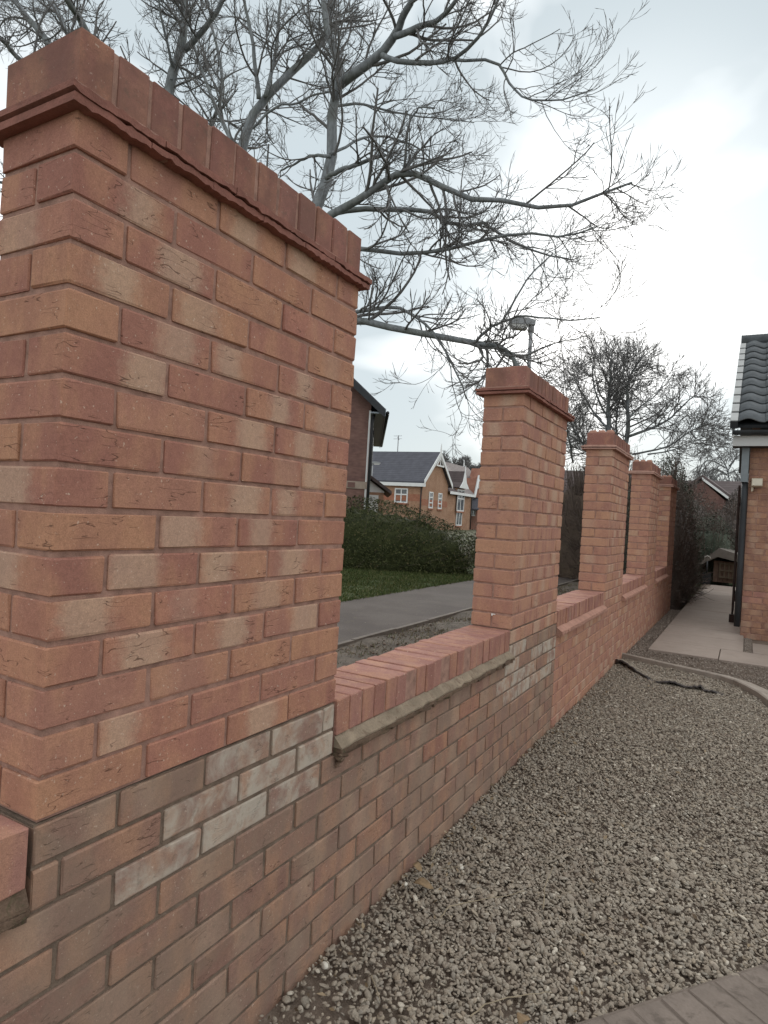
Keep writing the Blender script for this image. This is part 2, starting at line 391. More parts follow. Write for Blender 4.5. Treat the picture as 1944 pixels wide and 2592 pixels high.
tag(grass(42000, 'grass', -8.2, -3.85, 5.8, 13.2, 0.02, 0.06, M['blade']), 'short green lawn grass beyond the footpath behind the wall', 'grass', kind='stuff')
M['straw'] = leaf_mat('dead_grass', [(0, (0.10, 0.085, 0.05)), (0.5, (0.17, 0.14, 0.09)), (0.8, (0.07, 0.08, 0.03)), (1, (0.28, 0.24, 0.17))], 0.9)
tag(grass(9000, 'dead_grass', -2.25, -0.3, 0.8, 14.5, 0.01, 0.05, M['straw'], 0.004), 'sparse dead grass and weeds on the soil strip behind the wall', 'weeds', kind='stuff')

# ================================================================== GARDEN WALL
PIER_Y = [0.0, 2.47, 4.905, 7.40, 9.70]
PL = 0.89
OLD_END = PIER_Y[1]+PL+0.02
NEW_END = PIER_Y[4]+PL

def make_pier(i, y0, label, mat):
    p = empty('brick_pier', (-0.1075, y0+PL/2, 0.0))
    tag(p, label, 'brick pier', 'brick piers along the garden wall')
    ox, oy = -0.1075, y0+PL/2
    def lo(x, y, z): return (x-ox, y-oy, z)
    core = MB(); core.box(-0.1028, 0.1028, -PL/2+0.0046, PL/2-0.0046, -0.0015, 1.188)
    core.build('mortar_core', M['mortar'], p)
    J = Joined()
    xf, xb = -0.05125, -0.16375
    for k in range(1, 17):
        z = zc(k)
        if k % 2 == 1:
            put_brick(p, 0.215, 0.1025, BH, lo(-0.1075, y0+0.05125, z), 0, mat)
            put_brick(p, 0.215, 0.1025, BH, lo(-0.1075, y0+PL-0.05125, z), 0, mat)
            for j in range(3):
                yc = y0+0.1125+0.1075+0.225*j
                put_brick(p, 0.215, 0.1025, BH, lo(xf, yc, z), H90, mat)
                J.add(0.215, 0.1025, BH, lo(xb, yc, z), H90)
        else:
            for j in range(4):
                yc = y0+0.1075+0.225*j
                put_brick(p, 0.215, 0.1025, BH, lo(xf, yc, z), H90, mat)
                if j == 0: put_brick(p, 0.215, 0.1025, BH, lo(xb, yc, z), H90, mat)
                else: J.add(0.215, 0.1025, BH, lo(xb, yc, z), H90)
    J.build('rear_brickwork', M[mat+'_j'], p)
    # tile creasing: two courses of flat tiles that project, bedded in mortar
    tm = M['tile'] if i < 2 else M['tile_new']; pj = 0.027 if i < 1 else 0.036
    cap = MB()
    bed = empty('tile_creasing'); bed.parent = p
    for c, (zz, ext) in enumerate(((1.187, pj-0.004), (1.2035, pj))):
        n = 6 if c == 0 else 5; tot = PL+2*ext
        for j in range(n):
            a = -tot/2+tot*j/n+0.0008; b = -tot/2+tot*(j+1)/n-0.0008
            t = MB(); nx = 15
            pr = []
            for q in range(nx): pr.append((a+(b-a)*q/(nx-1), zz+random.gauss(0, 0.0016)))
            for q in range(nx-1, -1, -1): pr.append((a+(b-a)*q/(nx-1), zz+0.0130+random.gauss(0, 0.0014)))
            w = 0.1075+ext+random.gauss(0, 0.001)
            t.prism([(-q[0], q[1]) for q in pr], -w, w, 'x', Matrix.Scale(-1, 4, (0, 1, 0)))
            t.build('tile', tm, bed)
    mb = MB(); mb.box(-0.1075-pj*0.45, 0.1075+pj*0.45, -PL/2-pj*0.45, PL/2+pj*0.45, 1.190, 1.226); mb.build('bedding_mortar', M['mortar'], bed)
    fl = MB()                        # smeared mortar line where cap meets tile
    n = 40
    for s in (1, -1):
        pts = []
        for q in range(n):
            yy = -PL/2-0.004+(PL+0.008)*q/(n-1); pts.append((s*(0.1075+0.004+random.gauss(0, 0.0016)), yy, 1.2205+random.gauss(0, 0.0012)))
        fl.tube(pts, 0.0065, 5)
    pts = [(-0.11+0.22*q/11, -PL/2-0.004+random.gauss(0, 0.001), 1.2205) for q in range(12)]; fl.tube(pts, 0.006, 5)
    fl.build('mortar_bead', M['mortar'] if i < 2 else M['fillet_new'], bed)
    # brick-on-edge coping
    cp = empty('coping'); cp.parent = p
    for j in range(12):
        yc = -PL/2+0.0325+0.0749*j
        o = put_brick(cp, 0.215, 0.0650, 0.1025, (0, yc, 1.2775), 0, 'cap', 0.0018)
    cm = MB(); cm.box(-0.103, 0.103, -PL/2+0.006, PL/2-0.006, 1.2265, 1.326); cm.build('coping_mortar', M['mortar'], cp)
    if i >= 2:                       # lumps of mortar left on the coping of the newest piers
        lm = MB()
        for q in range(3):
            x = -0.07+0.07*q; pts = [(x-0.03, -PL/2+0.05, 1.326), (x-0.015, -PL/2+0.06, 1.336), (x+0.015, -PL/2+0.055, 1.338), (x+0.032, -PL/2+0.05, 1.326)]
            lm.tube(pts, [0.012, 0.022, 0.022, 0.012], 7)
        lm.build('mortar_lump', M['fillet_new'], cp, True)
    return p
plabels = ['nearest and tallest-looking brick pier, filling the left of the picture', 'second brick pier, left of centre of the wall, where old and new brick meet',
           'third brick pier from the camera, with pale mortar lumps on its coping', 'fourth brick pier from the camera, partly behind the third', 'farthest and smallest brick pier, beside the dark hedge']
for i, y in enumerate(PIER_Y): make_pier(i, y, plabels[i], 'new' if i == 0 else 'newpink')

def sill(parent, y0, y1, fillet, tile, ragged, miss=(), pjf=0.034):
    s = empty('sill'); s.parent = parent
    Ls = y1-y0; n = round(Ls/0.075); st = Ls/n
    for j in range(n):
        put_brick(s, 0.215, st-0.009, 0.1025, (-0.1075+random.gauss(0, 0.002), y0+st*(j+0.5), -0.05125), 0, 'edge', 0.0016)
    mm = MB(); mm.box(-0.209, -0.0045, y0+0.003, y1-0.003, -0.15, -0.0045); mm.build('sill_mortar', M['mortar'], s)
    # sloping mortar fillet over projecting tiles
    f = MB(); k = 46
    prof = []
    vs = []; 
    for q in range(k):
        y = y0+0.004+(Ls-0.008)*q/(k-1); e = random.gauss(0, 1)
        vs += [(-0.002, y, -0.1030+ragged*0.35*random.gauss(0, 1)), (pjf+ragged*e, y, -0.1285+ragged*0.4*random.gauss(0, 1)), (pjf+ragged*e, y, -0.1345), (-0.002, y, -0.1345)]
    fs = []
    for q in range(k-1):
        b = q*4
        for a in range(4): fs.append((b+a, b+(a+1) % 4, b+4+(a+1) % 4, b+4+a))
    fs += [(3, 2, 1, 0), tuple(4*(k-1)+a for a in range(4))]
    f.add(vs, [t[::-1] for t in fs]); f.build('mortar_fillet', fillet, s)
    nt = max(1, round(Ls/0.165)); tw = Ls/nt
    for c, (zz, pj) in enumerate(((-0.1470, pjf+0.003), (-0.1600, pjf-0.006))):
        for j in range(nt):
            if (c, j) in miss: continue
            a = y0+tw*j+0.001+ (0.003 if j == 0 else 0); b = y0+tw*(j+1)-0.001
            t = MB(); m_ = 6; pr = []
            for q in range(m_): pr.append((0.0+pj+random.gauss(0, ragged+0.0006), a+(b-a)*q/(m_-1)))
            poly = [(-0.06, a)] + pr + [(-0.06, b)]
            t.prism(poly, zz+random.gauss(0, 0.0008), zz+0.0115, 'z'); t.build('tile', tile, s)
    return s

def wall_section(name, y0, y1, bays, label, mat, matj, mort, limit=300):
    w = empty(name, (0, 0, 0)); tag(w, label, 'brick wall')
    ztop = -0.003
    core = MB(); core.box(-0.2095, -0.0047, y0+0.006, y1-0.006, -0.95, -0.166)
    edges = sorted([y0]+[e for b in bays for e in b]+[y1])
    for a, b in zip(edges[0::2], edges[1::2]):
        if b-a > 0.05: core.box(-0.2085, -0.0057, a+0.004, b-0.004, -0.165, -0.004)
    core.build('mortar_core', mort, w)
    J = Joined(); cand = []
    for k in range(17, 28):
        z = zc(k); off = 0.1125 if k % 2 else 0.0
        y = y0-off
        while y < y1-0.01:
            a, b = max(y, y0), min(y+0.215, y1)
            y += 0.225
            if k in (17, 18):
                segs = []
                cur = [(a, b)]
                for (s0, s1) in bays:
                    nx = []
                    for (p0, p1) in cur:
                        if p1 <= s0 or p0 >= s1: nx.append((p0, p1))
                        else:
                            if p0 < s0-0.02: nx.append((p0, s0-0.004))
                            if p1 > s1+0.02: nx.append((s1+0.004, p1))
                    cur = nx
                segs = cur
            else: segs = [(a, b)]
            for (p0, p1) in segs:
                if p1-p0 < 0.03: continue
                cand.append((p0, p1, z, k))
    cand.sort(key=lambda c: abs((c[0]+c[1])/2-0.35)+0.0*c[2])
    for n, (p0, p1, z, k) in enumerate(cand):
        ln = round(p1-p0, 2) if p1-p0 < 0.2145 else 0.215
        ln = min(ln, p1-p0+0.003)
        yc = (p0+p1)/2
        mt = mat
        if mat == 'old':
            inp1 = 0.02 < yc < 0.95; inp2 = PIER_Y[1]-0.1 < yc < OLD_END
            if inp1 and ((k == 17 and yc > 0.42) or (k == 18 and yc > 0.3) or (k == 19 and 0.15 < yc < 0.78) or (k == 20 and 0.42 < yc < 0.6)): mt = 'white'
            if inp2 and k in (18, 19, 20, 21) and random.random() < 0.62: mt = 'white'
            if inp2 and k == 17: mt = 'newpink'
            if inp1 and k == 17 and yc < 0.3: mt = 'old'
            if 1.25 < yc < 2.2 and 20 <= k <= 22 and random.random() < 0.35: mt = 'oldred'
        if n < limit and z > -0.86: put_brick(w, ln, 0.1025, BH, (-0.05125, yc, z), H90, mt)
        else: J.add(ln, 0.1025, BH, (-0.05125, yc, z), H90)
        J.add(ln, 0.1025, BH, (-0.16375, yc, z), H90)
    J.build('rear_brickwork', M[matj], w)
    return w
wo = wall_section('garden_wall', -2.42, OLD_END, [(-1.585, -0.004), (PL+0.004, PIER_Y[1]-0.004)], 'weathered low old brick wall with greenish ledge under the nearest piers', 'old', 'old_j', M['mortar_old'])
sill(wo, -1.58, -0.006, M['tile_old'], M['tile_old'], 0.002, pjf=0.008)
sill(wo, PL+0.006, PIER_Y[1]-0.006, M['fillet_old'], M['tile_old'], 0.0034, miss=((1, 5), (1, 6)), pjf=0.026)
bays2 = [(PIER_Y[i]+PL+0.004 + (0.022 if i == 1 else 0), PIER_Y[i+1]-0.004) for i in (1, 2, 3)]
wnw = wall_section('garden_wall', OLD_END+0.006, NEW_END, bays2, 'clean new low brick wall with pink ledges, beyond the straight joint', 'newpink', 'newpink_j', M['mortar'])
for (a, b) in bays2: sill(wnw, a+0.002, b-0.002, M['fillet_new'], M['fillet_new'], 0.0012)
# paint fleck on the second pier
pf = MB(); pf.box(0, 0.022, 0, 0.0015, 0, 0.004); pf.box(0.002, 0.008, 0, 0.0016, -0.007, 0.0)
o = pf.build('paint_mark', plain('white_paint', (0.75, 0.72, 0.68), 0.8, 0.05), bpy.data.objects['brick_pier.001'], loc=(0.0, -PL/2-0.0045, 0.066))

# ================================================================== GRAVEL, KERB, PATH
def ico(sub):
    t = (1+5**0.5)/2
    V = [(-1, t, 0), (1, t, 0), (-1, -t, 0), (1, -t, 0), (0, -1, t), (0, 1, t), (0, -1, -t), (0, 1, -t), (t, 0, -1), (t, 0, 1), (-t, 0, -1), (-t, 0, 1)]
    F = [(0, 11, 5), (0, 5, 1), (0, 1, 7), (0, 7, 10), (0, 10, 11), (1, 5, 9), (5, 11, 4), (11, 10, 2), (10, 7, 6), (7, 1, 8), (3, 9, 4), (3, 4, 2), (3, 2, 6), (3, 6, 8), (3, 8, 9), (4, 9, 5), (2, 4, 11), (6, 2, 10), (8, 6, 7), (9, 8, 1)]
    V = [np.array(v)/np.linalg.norm(v) for v in V]
    for _ in range(sub):
        mid = {}; nf = []
        def m_(a, b):
            k = (min(a, b), max(a, b))
            if k not in mid: v = V[a]+V[b]; V.append(v/np.linalg.norm(v)); mid[k] = len(V)-1
            return mid[k]
        for a, b, c in F:
            x, y, z = m_(a, b), m_(b, c), m_(c, a); nf += [(a, x, z), (b, y, x), (c, z, y), (x, y, z)]
        F = nf
    return np.array(V), np.array(F)
def pebbles(P, size, sub, lumps=0.16, flat=0.44):
    V0, F0 = ico(sub); n = len(P); nv = len(V0)
    # a few lumpy prototypes
    protos = []
    for _ in range(24):
        v = V0.copy()
        for _ in range(5):
            d = rng.normal(0, 1, 3); d /= np.linalg.norm(d); h = rng.uniform(0.45, 0.85)
            t = v@d; over = t > h; v[over] -= (t[over]-h)[:, None]*d*0.85       # chipped flats
        v *= 1+rng.normal(0, lumps*0.35, (nv, 1)); protos.append(v)
    protos = np.array(protos)
    W = protos[rng.integers(0, 24, n)]
    sc = np.stack([rng.uniform(0.8, 1.35, n), rng.uniform(0.65, 1.0, n), rng.uniform(flat*0.7, flat*1.25, n)], 1)*size[:, None]
    W = W*sc[:, None, :]
    ax = rng.uniform(0, 2*math.pi, n); tx = rng.normal(0, 0.45, n); ty = rng.normal(0, 0.45, n)
    def rot(W, a, i, j):
        c, s = np.cos(a)[:, None], np.sin(a)[:, None]; x, y = W[:, :, i].copy(), W[:, :, j].copy()
        W[:, :, i] = c*x-s*y; W[:, :, j] = s*x+c*y
    rot(W, tx, 1, 2); rot(W, ty, 0, 2); rot(W, ax, 0, 1)
    W = W+P[:, None, :]
    F = (np.arange(n)[:, None, None]*nv + F0[None]).reshape(-1, 3)
    return W.reshape(-1, 3), F, np.repeat(rng.random(n), nv)
def pebble_mat(name, stops):
    m = NT(name); r = m.attr('rnd').outputs['Fac']; p = m.pos()
    c = m.ramp(r, stops); n = m.noise(p, 260, 3, 0.6)
    c = m.mix(0.5, c, m.ramp(n, [(0.3, 0.6), (0.7, 1.4)]), 'MULTIPLY')
    d = m.noise(p, 14, 4, 0.6); c = m.mix(m.smooth(d, 0.45, 0.7, 0, 0.4), c, (0.19, 0.14, 0.108))
    return m.done(c, 0.92, m.bump(n, 0.3, 0.001))
M['pebble'] = pebble_mat('pebbles', [(0.0, (0.255, 0.21, 0.165)), (0.25, (0.30, 0.255, 0.203)), (0.5, (0.325, 0.278, 0.223)), (0.72, (0.28, 0.248, 0.207)), (0.86, (0.35, 0.288, 0.217)), (0.95, (0.40, 0.35, 0.285)), (1.0, (0.58, 0.52, 0.43))])
KERB = [(-0.02, 6.02), (0.2, 5.93), (0.42, 5.835), (0.64, 5.755), (0.86, 5.67), (0.97, 5.57), (1.05, 5.44), (1.14, 5.25), (1.21, 5.01), (1.27, 4.7), (1.31, 4.3), (1.33, 3.8), (1.36, 3.3), (1.42, 2.85), (1.52, 2.5), (1.62, 2.3)]
PE0, PE1 = np.array([0.70, 1.053]), np.array([1.119, 1.595]); ped = (PE1-PE0)/np.linalg.norm(PE1-PE0); pen = np.array([ped[1], -ped[0]])   # pen points to the pavers
def in_kerb(x, y):      # True on the near (gravel) side of the kerb
    kx = np.array([k[0] for k in KERB]); ky = np.array([k[1] for k in KERB])
    return (y < np.interp(x, kx[:7], ky[:7])) & ~((x > 1.02) & (x > np.interp(y, ky[::-1], kx[::-1])-0.03) & (y > 2.25))
def scatter(n, x0, x1, y0, y1): return rng.uniform(x0, x1, n), rng.uniform(y0, y1, n)
def gravel(n, x0, x1, y0, y1, s0, s1, sub, base, lay, extra=None):
    x, y = scatter(n, x0, x1, y0, y1)
    k = in_kerb(x, y) & (((np.stack([x, y], 1)-PE0)@pen) < 0.012)
    if extra is not None: k &= extra(x, y)
    x, y = x[k], y[k]; s = (s0+(s1-s0)*rng.random(len(x))**1.4)*np.where(rng.random(len(x)) < 0.06, 1.7, 1)
    hump = 0.005*np.sin(x*4.1+1)*np.sin(y*2.7)+0.003*np.sin(x*9+y*7)
    z = base+hump+rng.uniform(0, lay, len(x))
    return pebbles(np.stack([x, y, z], 1), s, sub)
dirtm = lambda x, y: rng.random(len(x)) < np.clip(((x-0.02)*1.1+(y-0.5)*0.9)/0.85, 0.03, 1)     # thins out into dirt in the near corner of the wall
A = gravel(34000, 0.005, 1.35, 0.15, 2.3, 0.0042, 0.0102, 1, G-0.017, 0.012, dirtm)
tag(link('gravel', np_mesh('gravel_near', A[0], A[1], M['pebble'], True, {'rnd': ('FLOAT', A[2])})), 'loose brown and grey pebbles along the foot of the wall', 'gravel', kind='stuff')
B = gravel(60000, 0.005, 1.7, 2.3, 6.05, 0.0052, 0.0105, 0, G-0.017, 0.012)
tag(link('gravel', np_mesh('gravel_far', B[0], B[1], M['pebble'], True, {'rnd': ('FLOAT', B[2])})), 'loose brown pebbles farther along the wall, up to the concrete edging', 'gravel', kind='stuff')
mv = pebbles(np.array([[0.012, PL+0.018, -0.163], [0.016, PL+0.03, -0.170], [0.008, PL+0.02, -0.182], [0.01, PL+0.05, -0.166], [0.02, PL+0.012, -0.152]]), np.array([0.016, 0.014, 0.012, 0.012, 0.01]), 2)
link('moss_clump', np_mesh('moss_clump', mv[0], mv[1], M['tile_old'], True), wo)
M['grit'] = pebble_mat('grit', [(0.0, (0.17, 0.133, 0.107)), (0.4, (0.22, 0.18, 0.148)), (0.8, (0.26, 0.215, 0.18)), (1.0, (0.40, 0.345, 0.295))])
gx, gy = scatter(44000, 0.0, 2.6, 2.4, 6.9)
ky = np.interp(gx, [k[0] for k in KERB[:7]], [k[1] for k in KERB[:7]])
kk = ((gy > ky+0.15) | (gx > np.interp(gy, [k[1] for k in KERB][::-1], [k[0] for k in KERB][::-1])+0.15)) & ~in_kerb(gx, gy) & ~((gx > 0.17) & (gy > 6.57))
kk &= ((np.stack([gx, gy], 1)-PE0)@pen) < 0.0
gx, gy = gx[kk], gy[kk]
x2, y2 = scatter(5000, 0.005, 0.16, 6.0, 10.6); x3, y3 = scatter(2500, 1.045, 1.12, 6.6, 8.4)
gx = np.concatenate([gx, x2, x3]); gy = np.concatenate([gy, y2, y3])
Cg = pebbles(np.stack([gx, gy, G-0.012+rng.uniform(0, 0.010, len(gx))], 1), rng.uniform(0.005, 0.0105, len(gx)), 0)
tag(link('grit', np_mesh('grit', Cg[0], Cg[1], M['grit'], True, {'rnd': ('FLOAT', Cg[2])})), 'fine pale grit around the concrete edging and the path slabs', 'grit', kind='stuff')

cl = pebbles(np.stack([rng.uniform(-2.28, -0.22, 9000), rng.uniform(0.6, 14, 9000), np.full(9000, G-0.026)], 1), rng.uniform(0.004, 0.016, 9000)*rng.choice([1, 1, 1.6], 9000), 0)
M['clod'] = pebble_mat('soil_clods', [(0.0, (0.085, 0.06, 0.045)), (0.5, (0.135, 0.10, 0.076)), (0.9, (0.185, 0.14, 0.105)), (1.0, (0.36, 0.30, 0.22))])
tag(link('soil_crumbs', np_mesh('soil_crumbs', cl[0], cl[1], M['clod'], True, {'rnd': ('FLOAT', cl[2])})), 'dark soil crumbs and litter on the bare strip behind the wall', 'soil', kind='stuff')
M['conc'] = plain('concrete', (0.30, 0.255, 0.215), 0.92, 0.18, 6, 0.4, 0.003, dirt=(0.20, 0.165, 0.135), wp=True)
kb = MB(); kpt = np.array(KERB); tg = np.gradient(kpt, axis=0); tg /= np.linalg.norm(tg, axis=1)[:, None]; nr = np.stack([-tg[:, 1], tg[:, 0]], 1)
wid = np.interp(np.arange(len(kpt)), [0, 2, 5, 8, 11], [0.13, 0.14, 0.15, 0.16, 0.16])
vs = []
for p_, n_, w_ in zip(kpt, nr, wid):
    q = p_+n_*w_
    vs += [(p_[0], p_[1], G-0.08), (p_[0], p_[1], G+0.026), (p_[0]+n_[0]*0.012, p_[1]+n_[1]*0.012, G+0.034), (q[0], q[1], G+0.012), (q[0], q[1], G-0.08)]
fs = []
for i in range(len(kpt)-1):
    for a in range(5): fs.append((i*5+a, (i+1)*5+a, (i+1)*5+(a+1) % 5, i*5+(a+1) % 5))
fs += [(0, 1, 2, 3, 4), tuple((len(kpt)-1)*5+a for a in (4, 3, 2, 1, 0))]
kb.add(vs, fs); tag(kb.build('kerb', M['conc'], smooth=False), kind='structure')

# slab path beside the house
M['slab'] = plain('paving_slab', (0.31, 0.252, 0.213), 0.9, 0.10, 3.5, 0.25, 0.002, dirt=(0.27, 0.215, 0.18), wp=True)
pth = MB(); pth.box(0.155, 1.05, 6.57, 17.0, G-0.10, G-0.018); pth = tag(pth.build('path', M['dirt']), kind='structure')
def slab(x0, x1, y0, y1):
    b = MB(); c = 0.004; z1 = G+0.010+random.gauss(0, 0.0015); g = 0.004
    x0 += g; x1 -= g; y0 += g; y1 -= g
    b.add([(x0, y0, G-0.05), (x1, y0, G-0.05), (x1, y1, G-0.05), (x0, y1, G-0.05), (x0, y0, z1-c), (x1, y0, z1-c), (x1, y1, z1-c), (x0, y1, z1-c), (x0+c, y0+c, z1), (x1-c, y0+c, z1+random.gauss(0, 0.001)), (x1-c, y1-c, z1), (x0+c, y1-c, z1)],
          [(3, 2, 1, 0), (0, 1, 5, 4), (1, 2, 6, 5), (2, 3, 7, 6), (3, 0, 4, 7), (4, 5, 9, 8), (5, 6, 10, 9), (6, 7, 11, 10), (7, 4, 8, 11), (8, 9, 10, 11)])
    return b.build('slab', M['slab'], pth)
ys = [6.58, 7.24]; 
slab(0.164, 0.82, 6.58, 7.24); slab(0.82, 1.45, 6.58, 7.26); slab(1.45, 2.2, 6.58, 7.26); slab(2.2, 2.9, 6.58, 7.26)
slab(0.164, 1.04, 7.24, 7.97); slab(1.12, 1.8, 7.28, 7.98); slab(1.8, 2.5, 7.28, 7.98)
y = 7.97; r = 0
while y < 16.4:
    s = 0.62 if r % 2 else 0.60
    slab(0.164+max(0, (y-13.0)*0.055), 1.04-(0.0 if y < 12 else 0.03), y, y+0.72)
    y += 0.72; r += 1
# block pavers in the near right corner
M['paver'] = plain('block_paver', (0.185, 0.15, 0.126), 0.9, 0.2, 8, 0.4, 0.002, dirt=(0.10, 0.08, 0.065), wp=True)
M['paver_joint'] = plain('paver_joint_sand', (0.165, 0.133, 0.11), 0.95, 0.25, 30, 0.5, 0.002, wp=True)
dv = MB(); c_ = [PE0-ped*1.2, PE1+ped*2.2, PE1+ped*2.2+pen*2.2, PE0-ped*1.2+pen*2.2]
dv.add([(p[0], p[1], G-0.1) for p in c_]+[(p[0], p[1], G+0.0052) for p in c_], [(0, 1, 5, 4), (1, 2, 6, 5), (2, 3, 7, 6), (3, 0, 4, 7), (7, 6, 5, 4)][:5])
dv = tag(dv.build('driveway', M['paver_joint']), kind='structure')
ang = math.atan2(pen[1], pen[0])
pvm = []
for _ in range(4):
    V_, F_, T_, lc_ = brick_arrays(0.196, 0.096, 0.05, 0.004, 0.0008); me = bpy.data.meshes.new('paver'); me.from_pydata(V_.tolist(), [], F_+T_); me.materials.append(M['paver']); me.update(); pvm.append(me)
for a in range(-9, 24):
    for b in range(0, 6):
        q = PE0+ped*(0.1*a+(0.05 if b % 2 else 0))+pen*(0.105+0.2*b)
        if q[1] < -0.3 or q[0] > 2.6: continue
        link('paver', random.choice(pvm), dv, (q[0], q[1], G-0.017+random.gauss(0, 0.0012)), (0, 0, ang))

# torn membrane edge, dry stems, leaves on the gravel
mem = MB(); nm = 60
pl = np.array([(0.0, 5.66), (0.09, 5.56), (0.19, 5.40), (0.33, 5.20), (0.42, 5.12), (0.55, 5.13), (0.66, 5.12), (0.74, 5.16), (0.80, 5.13), (0.90, 5.10)])
tt = np.linspace(0, 1, nm); cx = np.interp(tt, np.linspace(0, 1, len(pl)), pl[:, 0]); cy = np.interp(tt, np.linspace(0, 1, len(pl)), pl[:, 1])
prof = []
lift = np.interp(tt, [0, 0.1, 0.22, 0.34, 0.40, 0.48, 0.56, 0.62, 0.70, 0.78, 0.84, 0.92, 1], [0.030, 0.046, 0.03, 0.012, -0.016, 0.02, 0.024, 0.004, 0.010, 0.024, -0.014, 0.010, -0.02])+rng.normal(0, 0.004, nm)
vs = []
for i in range(nm):
    r_ = rng.normal(0, 0.006)
    vs += [(cx[i]+0.02, cy[i]+0.12, G-0.035), (cx[i]+0.01, cy[i]+0.055+r_, G-0.004+lift[i]*0.35), (cx[i], cy[i]+0.015+r_, G+0.002+lift[i]*0.9), (cx[i]-0.004, cy[i]-0.006+r_, G+lift[i]), (cx[i]-0.002, cy[i]-0.014+1.3*r_, G-0.004+lift[i]*0.8)]
fs = [(i*5+a, (i+1)*5+a, (i+1)*5+a+1, i*5+a+1) for i in range(nm-1) for a in range(4)]
mem.add(vs, fs)
mo = mem.build('weed_membrane', plain('black_membrane', (0.05, 0.042, 0.04), 0.85, 0.3, 25, 0.5, 0.004, dirt=(0.17, 0.13, 0.105), wp=True), smooth=True)
sd = mo.modifiers.new('thickness', 'SOLIDIFY'); sd.thickness = 0.002
tag(mo, 'torn dark weed membrane edge curling up out of the gravel before the edging', 'membrane')
ui = rng.uniform(0, 0.93, 1800)*(nm-1); ii = ui.astype(int); vv = rng.uniform(0.012, 0.22, 1800)
mp = np.stack([cx[ii]+rng.normal(0, 0.008, 1800), cy[ii]+vv, G-0.004+lift[ii]*0.8*np.clip(1.15-vv/0.2, 0, 1)], 1)
Mp = pebbles(mp[mp[:, 0] > 0.01], rng.uniform(0.006, 0.011, int((mp[:, 0] > 0.01).sum())), 0)
tag(link('gravel', np_mesh('gravel_on_membrane', Mp[0], Mp[1], M['pebble'], True, {'rnd': ('FLOAT', Mp[2])})), 'pebbles heaped on the torn membrane in front of the edging', 'gravel', kind='stuff')
stem_mat = plain('dry_stem', (0.30, 0.245, 0.17), 0.9, 0.2, 40, 0.2, 0.001, wp=True)
def stem(pxs, label, r=0.0022, hump=0.012):
    P = np.array([on_ground(x, y, G+0.012) for x, y in pxs]); n = 14
    t = np.linspace(0, len(P)-1, n); Q = np.stack([np.interp(t, range(len(P)), P[:, k]) for k in range(3)], 1)
    Q[:, 2] += hump*np.sin(np.linspace(0, math.pi, n)); Q += rng.normal(0, 0.0012, Q.shape)
    s = MB(); s.tube(Q, np.linspace(r, r*0.45, n), 5); tag(s.build('dry_stem', stem_mat, smooth=True), label, 'dry stem', 'dry stems lying on the gravel')
stem([(1114, 2323), (1140, 2300), (1200, 2290), (1290, 2272), (1325, 2255)], 'long pale dry stem curving over the pebbles in the middle')
stem([(1375, 2300), (1380, 2250), (1400, 2195)], 'short dry stem standing out right of the long one')
stem([(1190, 2575), (1230, 2550), (1320, 2530), (1400, 2512)], 'straight dry stem lying near the bottom edge of the picture')
stem([(941, 2470), (948, 2505), (962, 2535)], 'small bent dry stem on the dirt near the wall')
stem([(1092, 2175), (1105, 2155), (1118, 2135)], 'tiny dry stem leaning on the foot of the wall')
stem([(1120, 2200), (1160, 2203), (1200, 2190)], 'thin dry stem beside the white pebble', 0.0014)
nl = 420; lx = np.concatenate([np.abs(rng.normal(0.02, 0.10, 260))+0.005, rng.uniform(0.05, 1.2, 160)]); ly = np.concatenate([rng.uniform(0.4, 5.6, 260), rng.uniform(0.6, 5.0, 160)])
kq = in_kerb(lx, ly) & (((np.stack([lx, ly], 1)-PE0)@pen) < -0.02); lP = np.stack([lx, ly, np.full(nl, G+0.004)], 1)[kq]
M['litter'] = leaf_mat('leaf_litter', [(0, (0.10, 0.07, 0.045)), (0.5, (0.19, 0.135, 0.08)), (1, (0.34, 0.26, 0.17))], 0.85)
lm_ = plain('dead_leaf', (0.24, 0.165, 0.095), 0.8, 0.3, 60, 0.3, 0.001, wp=True)
def dead_leaf(px, py, s, label):
    p = on_ground(px, py, G+0.016); b = MB(); a = random.uniform(0, 6.28); n = 9; vs = []
    for i in range(n):
        t = i/(n-1); w = s*0.32*math.sin(math.pi*t)**0.8+0.0008; z = 0.006*math.sin(t*5)
        for q, zz in ((-1, 0.25*w), (0, 0), (1, 0.3*w)):
            x_, y_ = (t-0.5)*s, q*w
            vs.append((p[0]+math.cos(a)*x_-math.sin(a)*y_, p[1]+math.sin(a)*x_+math.cos(a)*y_, p[2]+z+zz))
    b.add(vs, [(i*3+j, i*3+j+1, i*3+j+4, i*3+j+3) for i in range(n-1) for j in (0, 1)])
    o = b.build('dead_leaf', lm_, smooth=True); o.modifiers.new('t', 'SOLIDIFY').thickness = 0.0006
    tag(o, label, 'leaf', 'dead leaves on the ground')
dead_leaf(1072, 2240, 0.07, 'curled tan dead leaf on the pebbles close to the wall foot')
dead_leaf(1056, 2195, 0.045, 'small tan dead leaf touching the foot of the wall')
dead_leaf(1325, 2580, 0.05, 'pale dead leaf at the bottom edge of the picture')
wm = plain('white_pebble_stone', (0.62, 0.58, 0.5), 0.8, 0.1, 60, 0.2, 0.001)
for (px, py, s, lb) in ((1167, 2194, 0.012, 'bright white pebble in the gravel near the wall'), (1026, 2238, 0.010, 'small cream pebble at the foot of the wall'), (822, 2444, 0.012, 'lone pale pebble in the dirt by the near wall corner')):
    p = on_ground(px, py, G+0.008); v, f, r_ = pebbles(np.array([[0.0, 0, 0]]), np.array([s]), 2, 0.05, 0.8)
    o = link('pebble', np_mesh('pebble', v, f, wm, True)); o.location = p; tag(o, lb, 'pebble', 'pale pebbles that stand out')

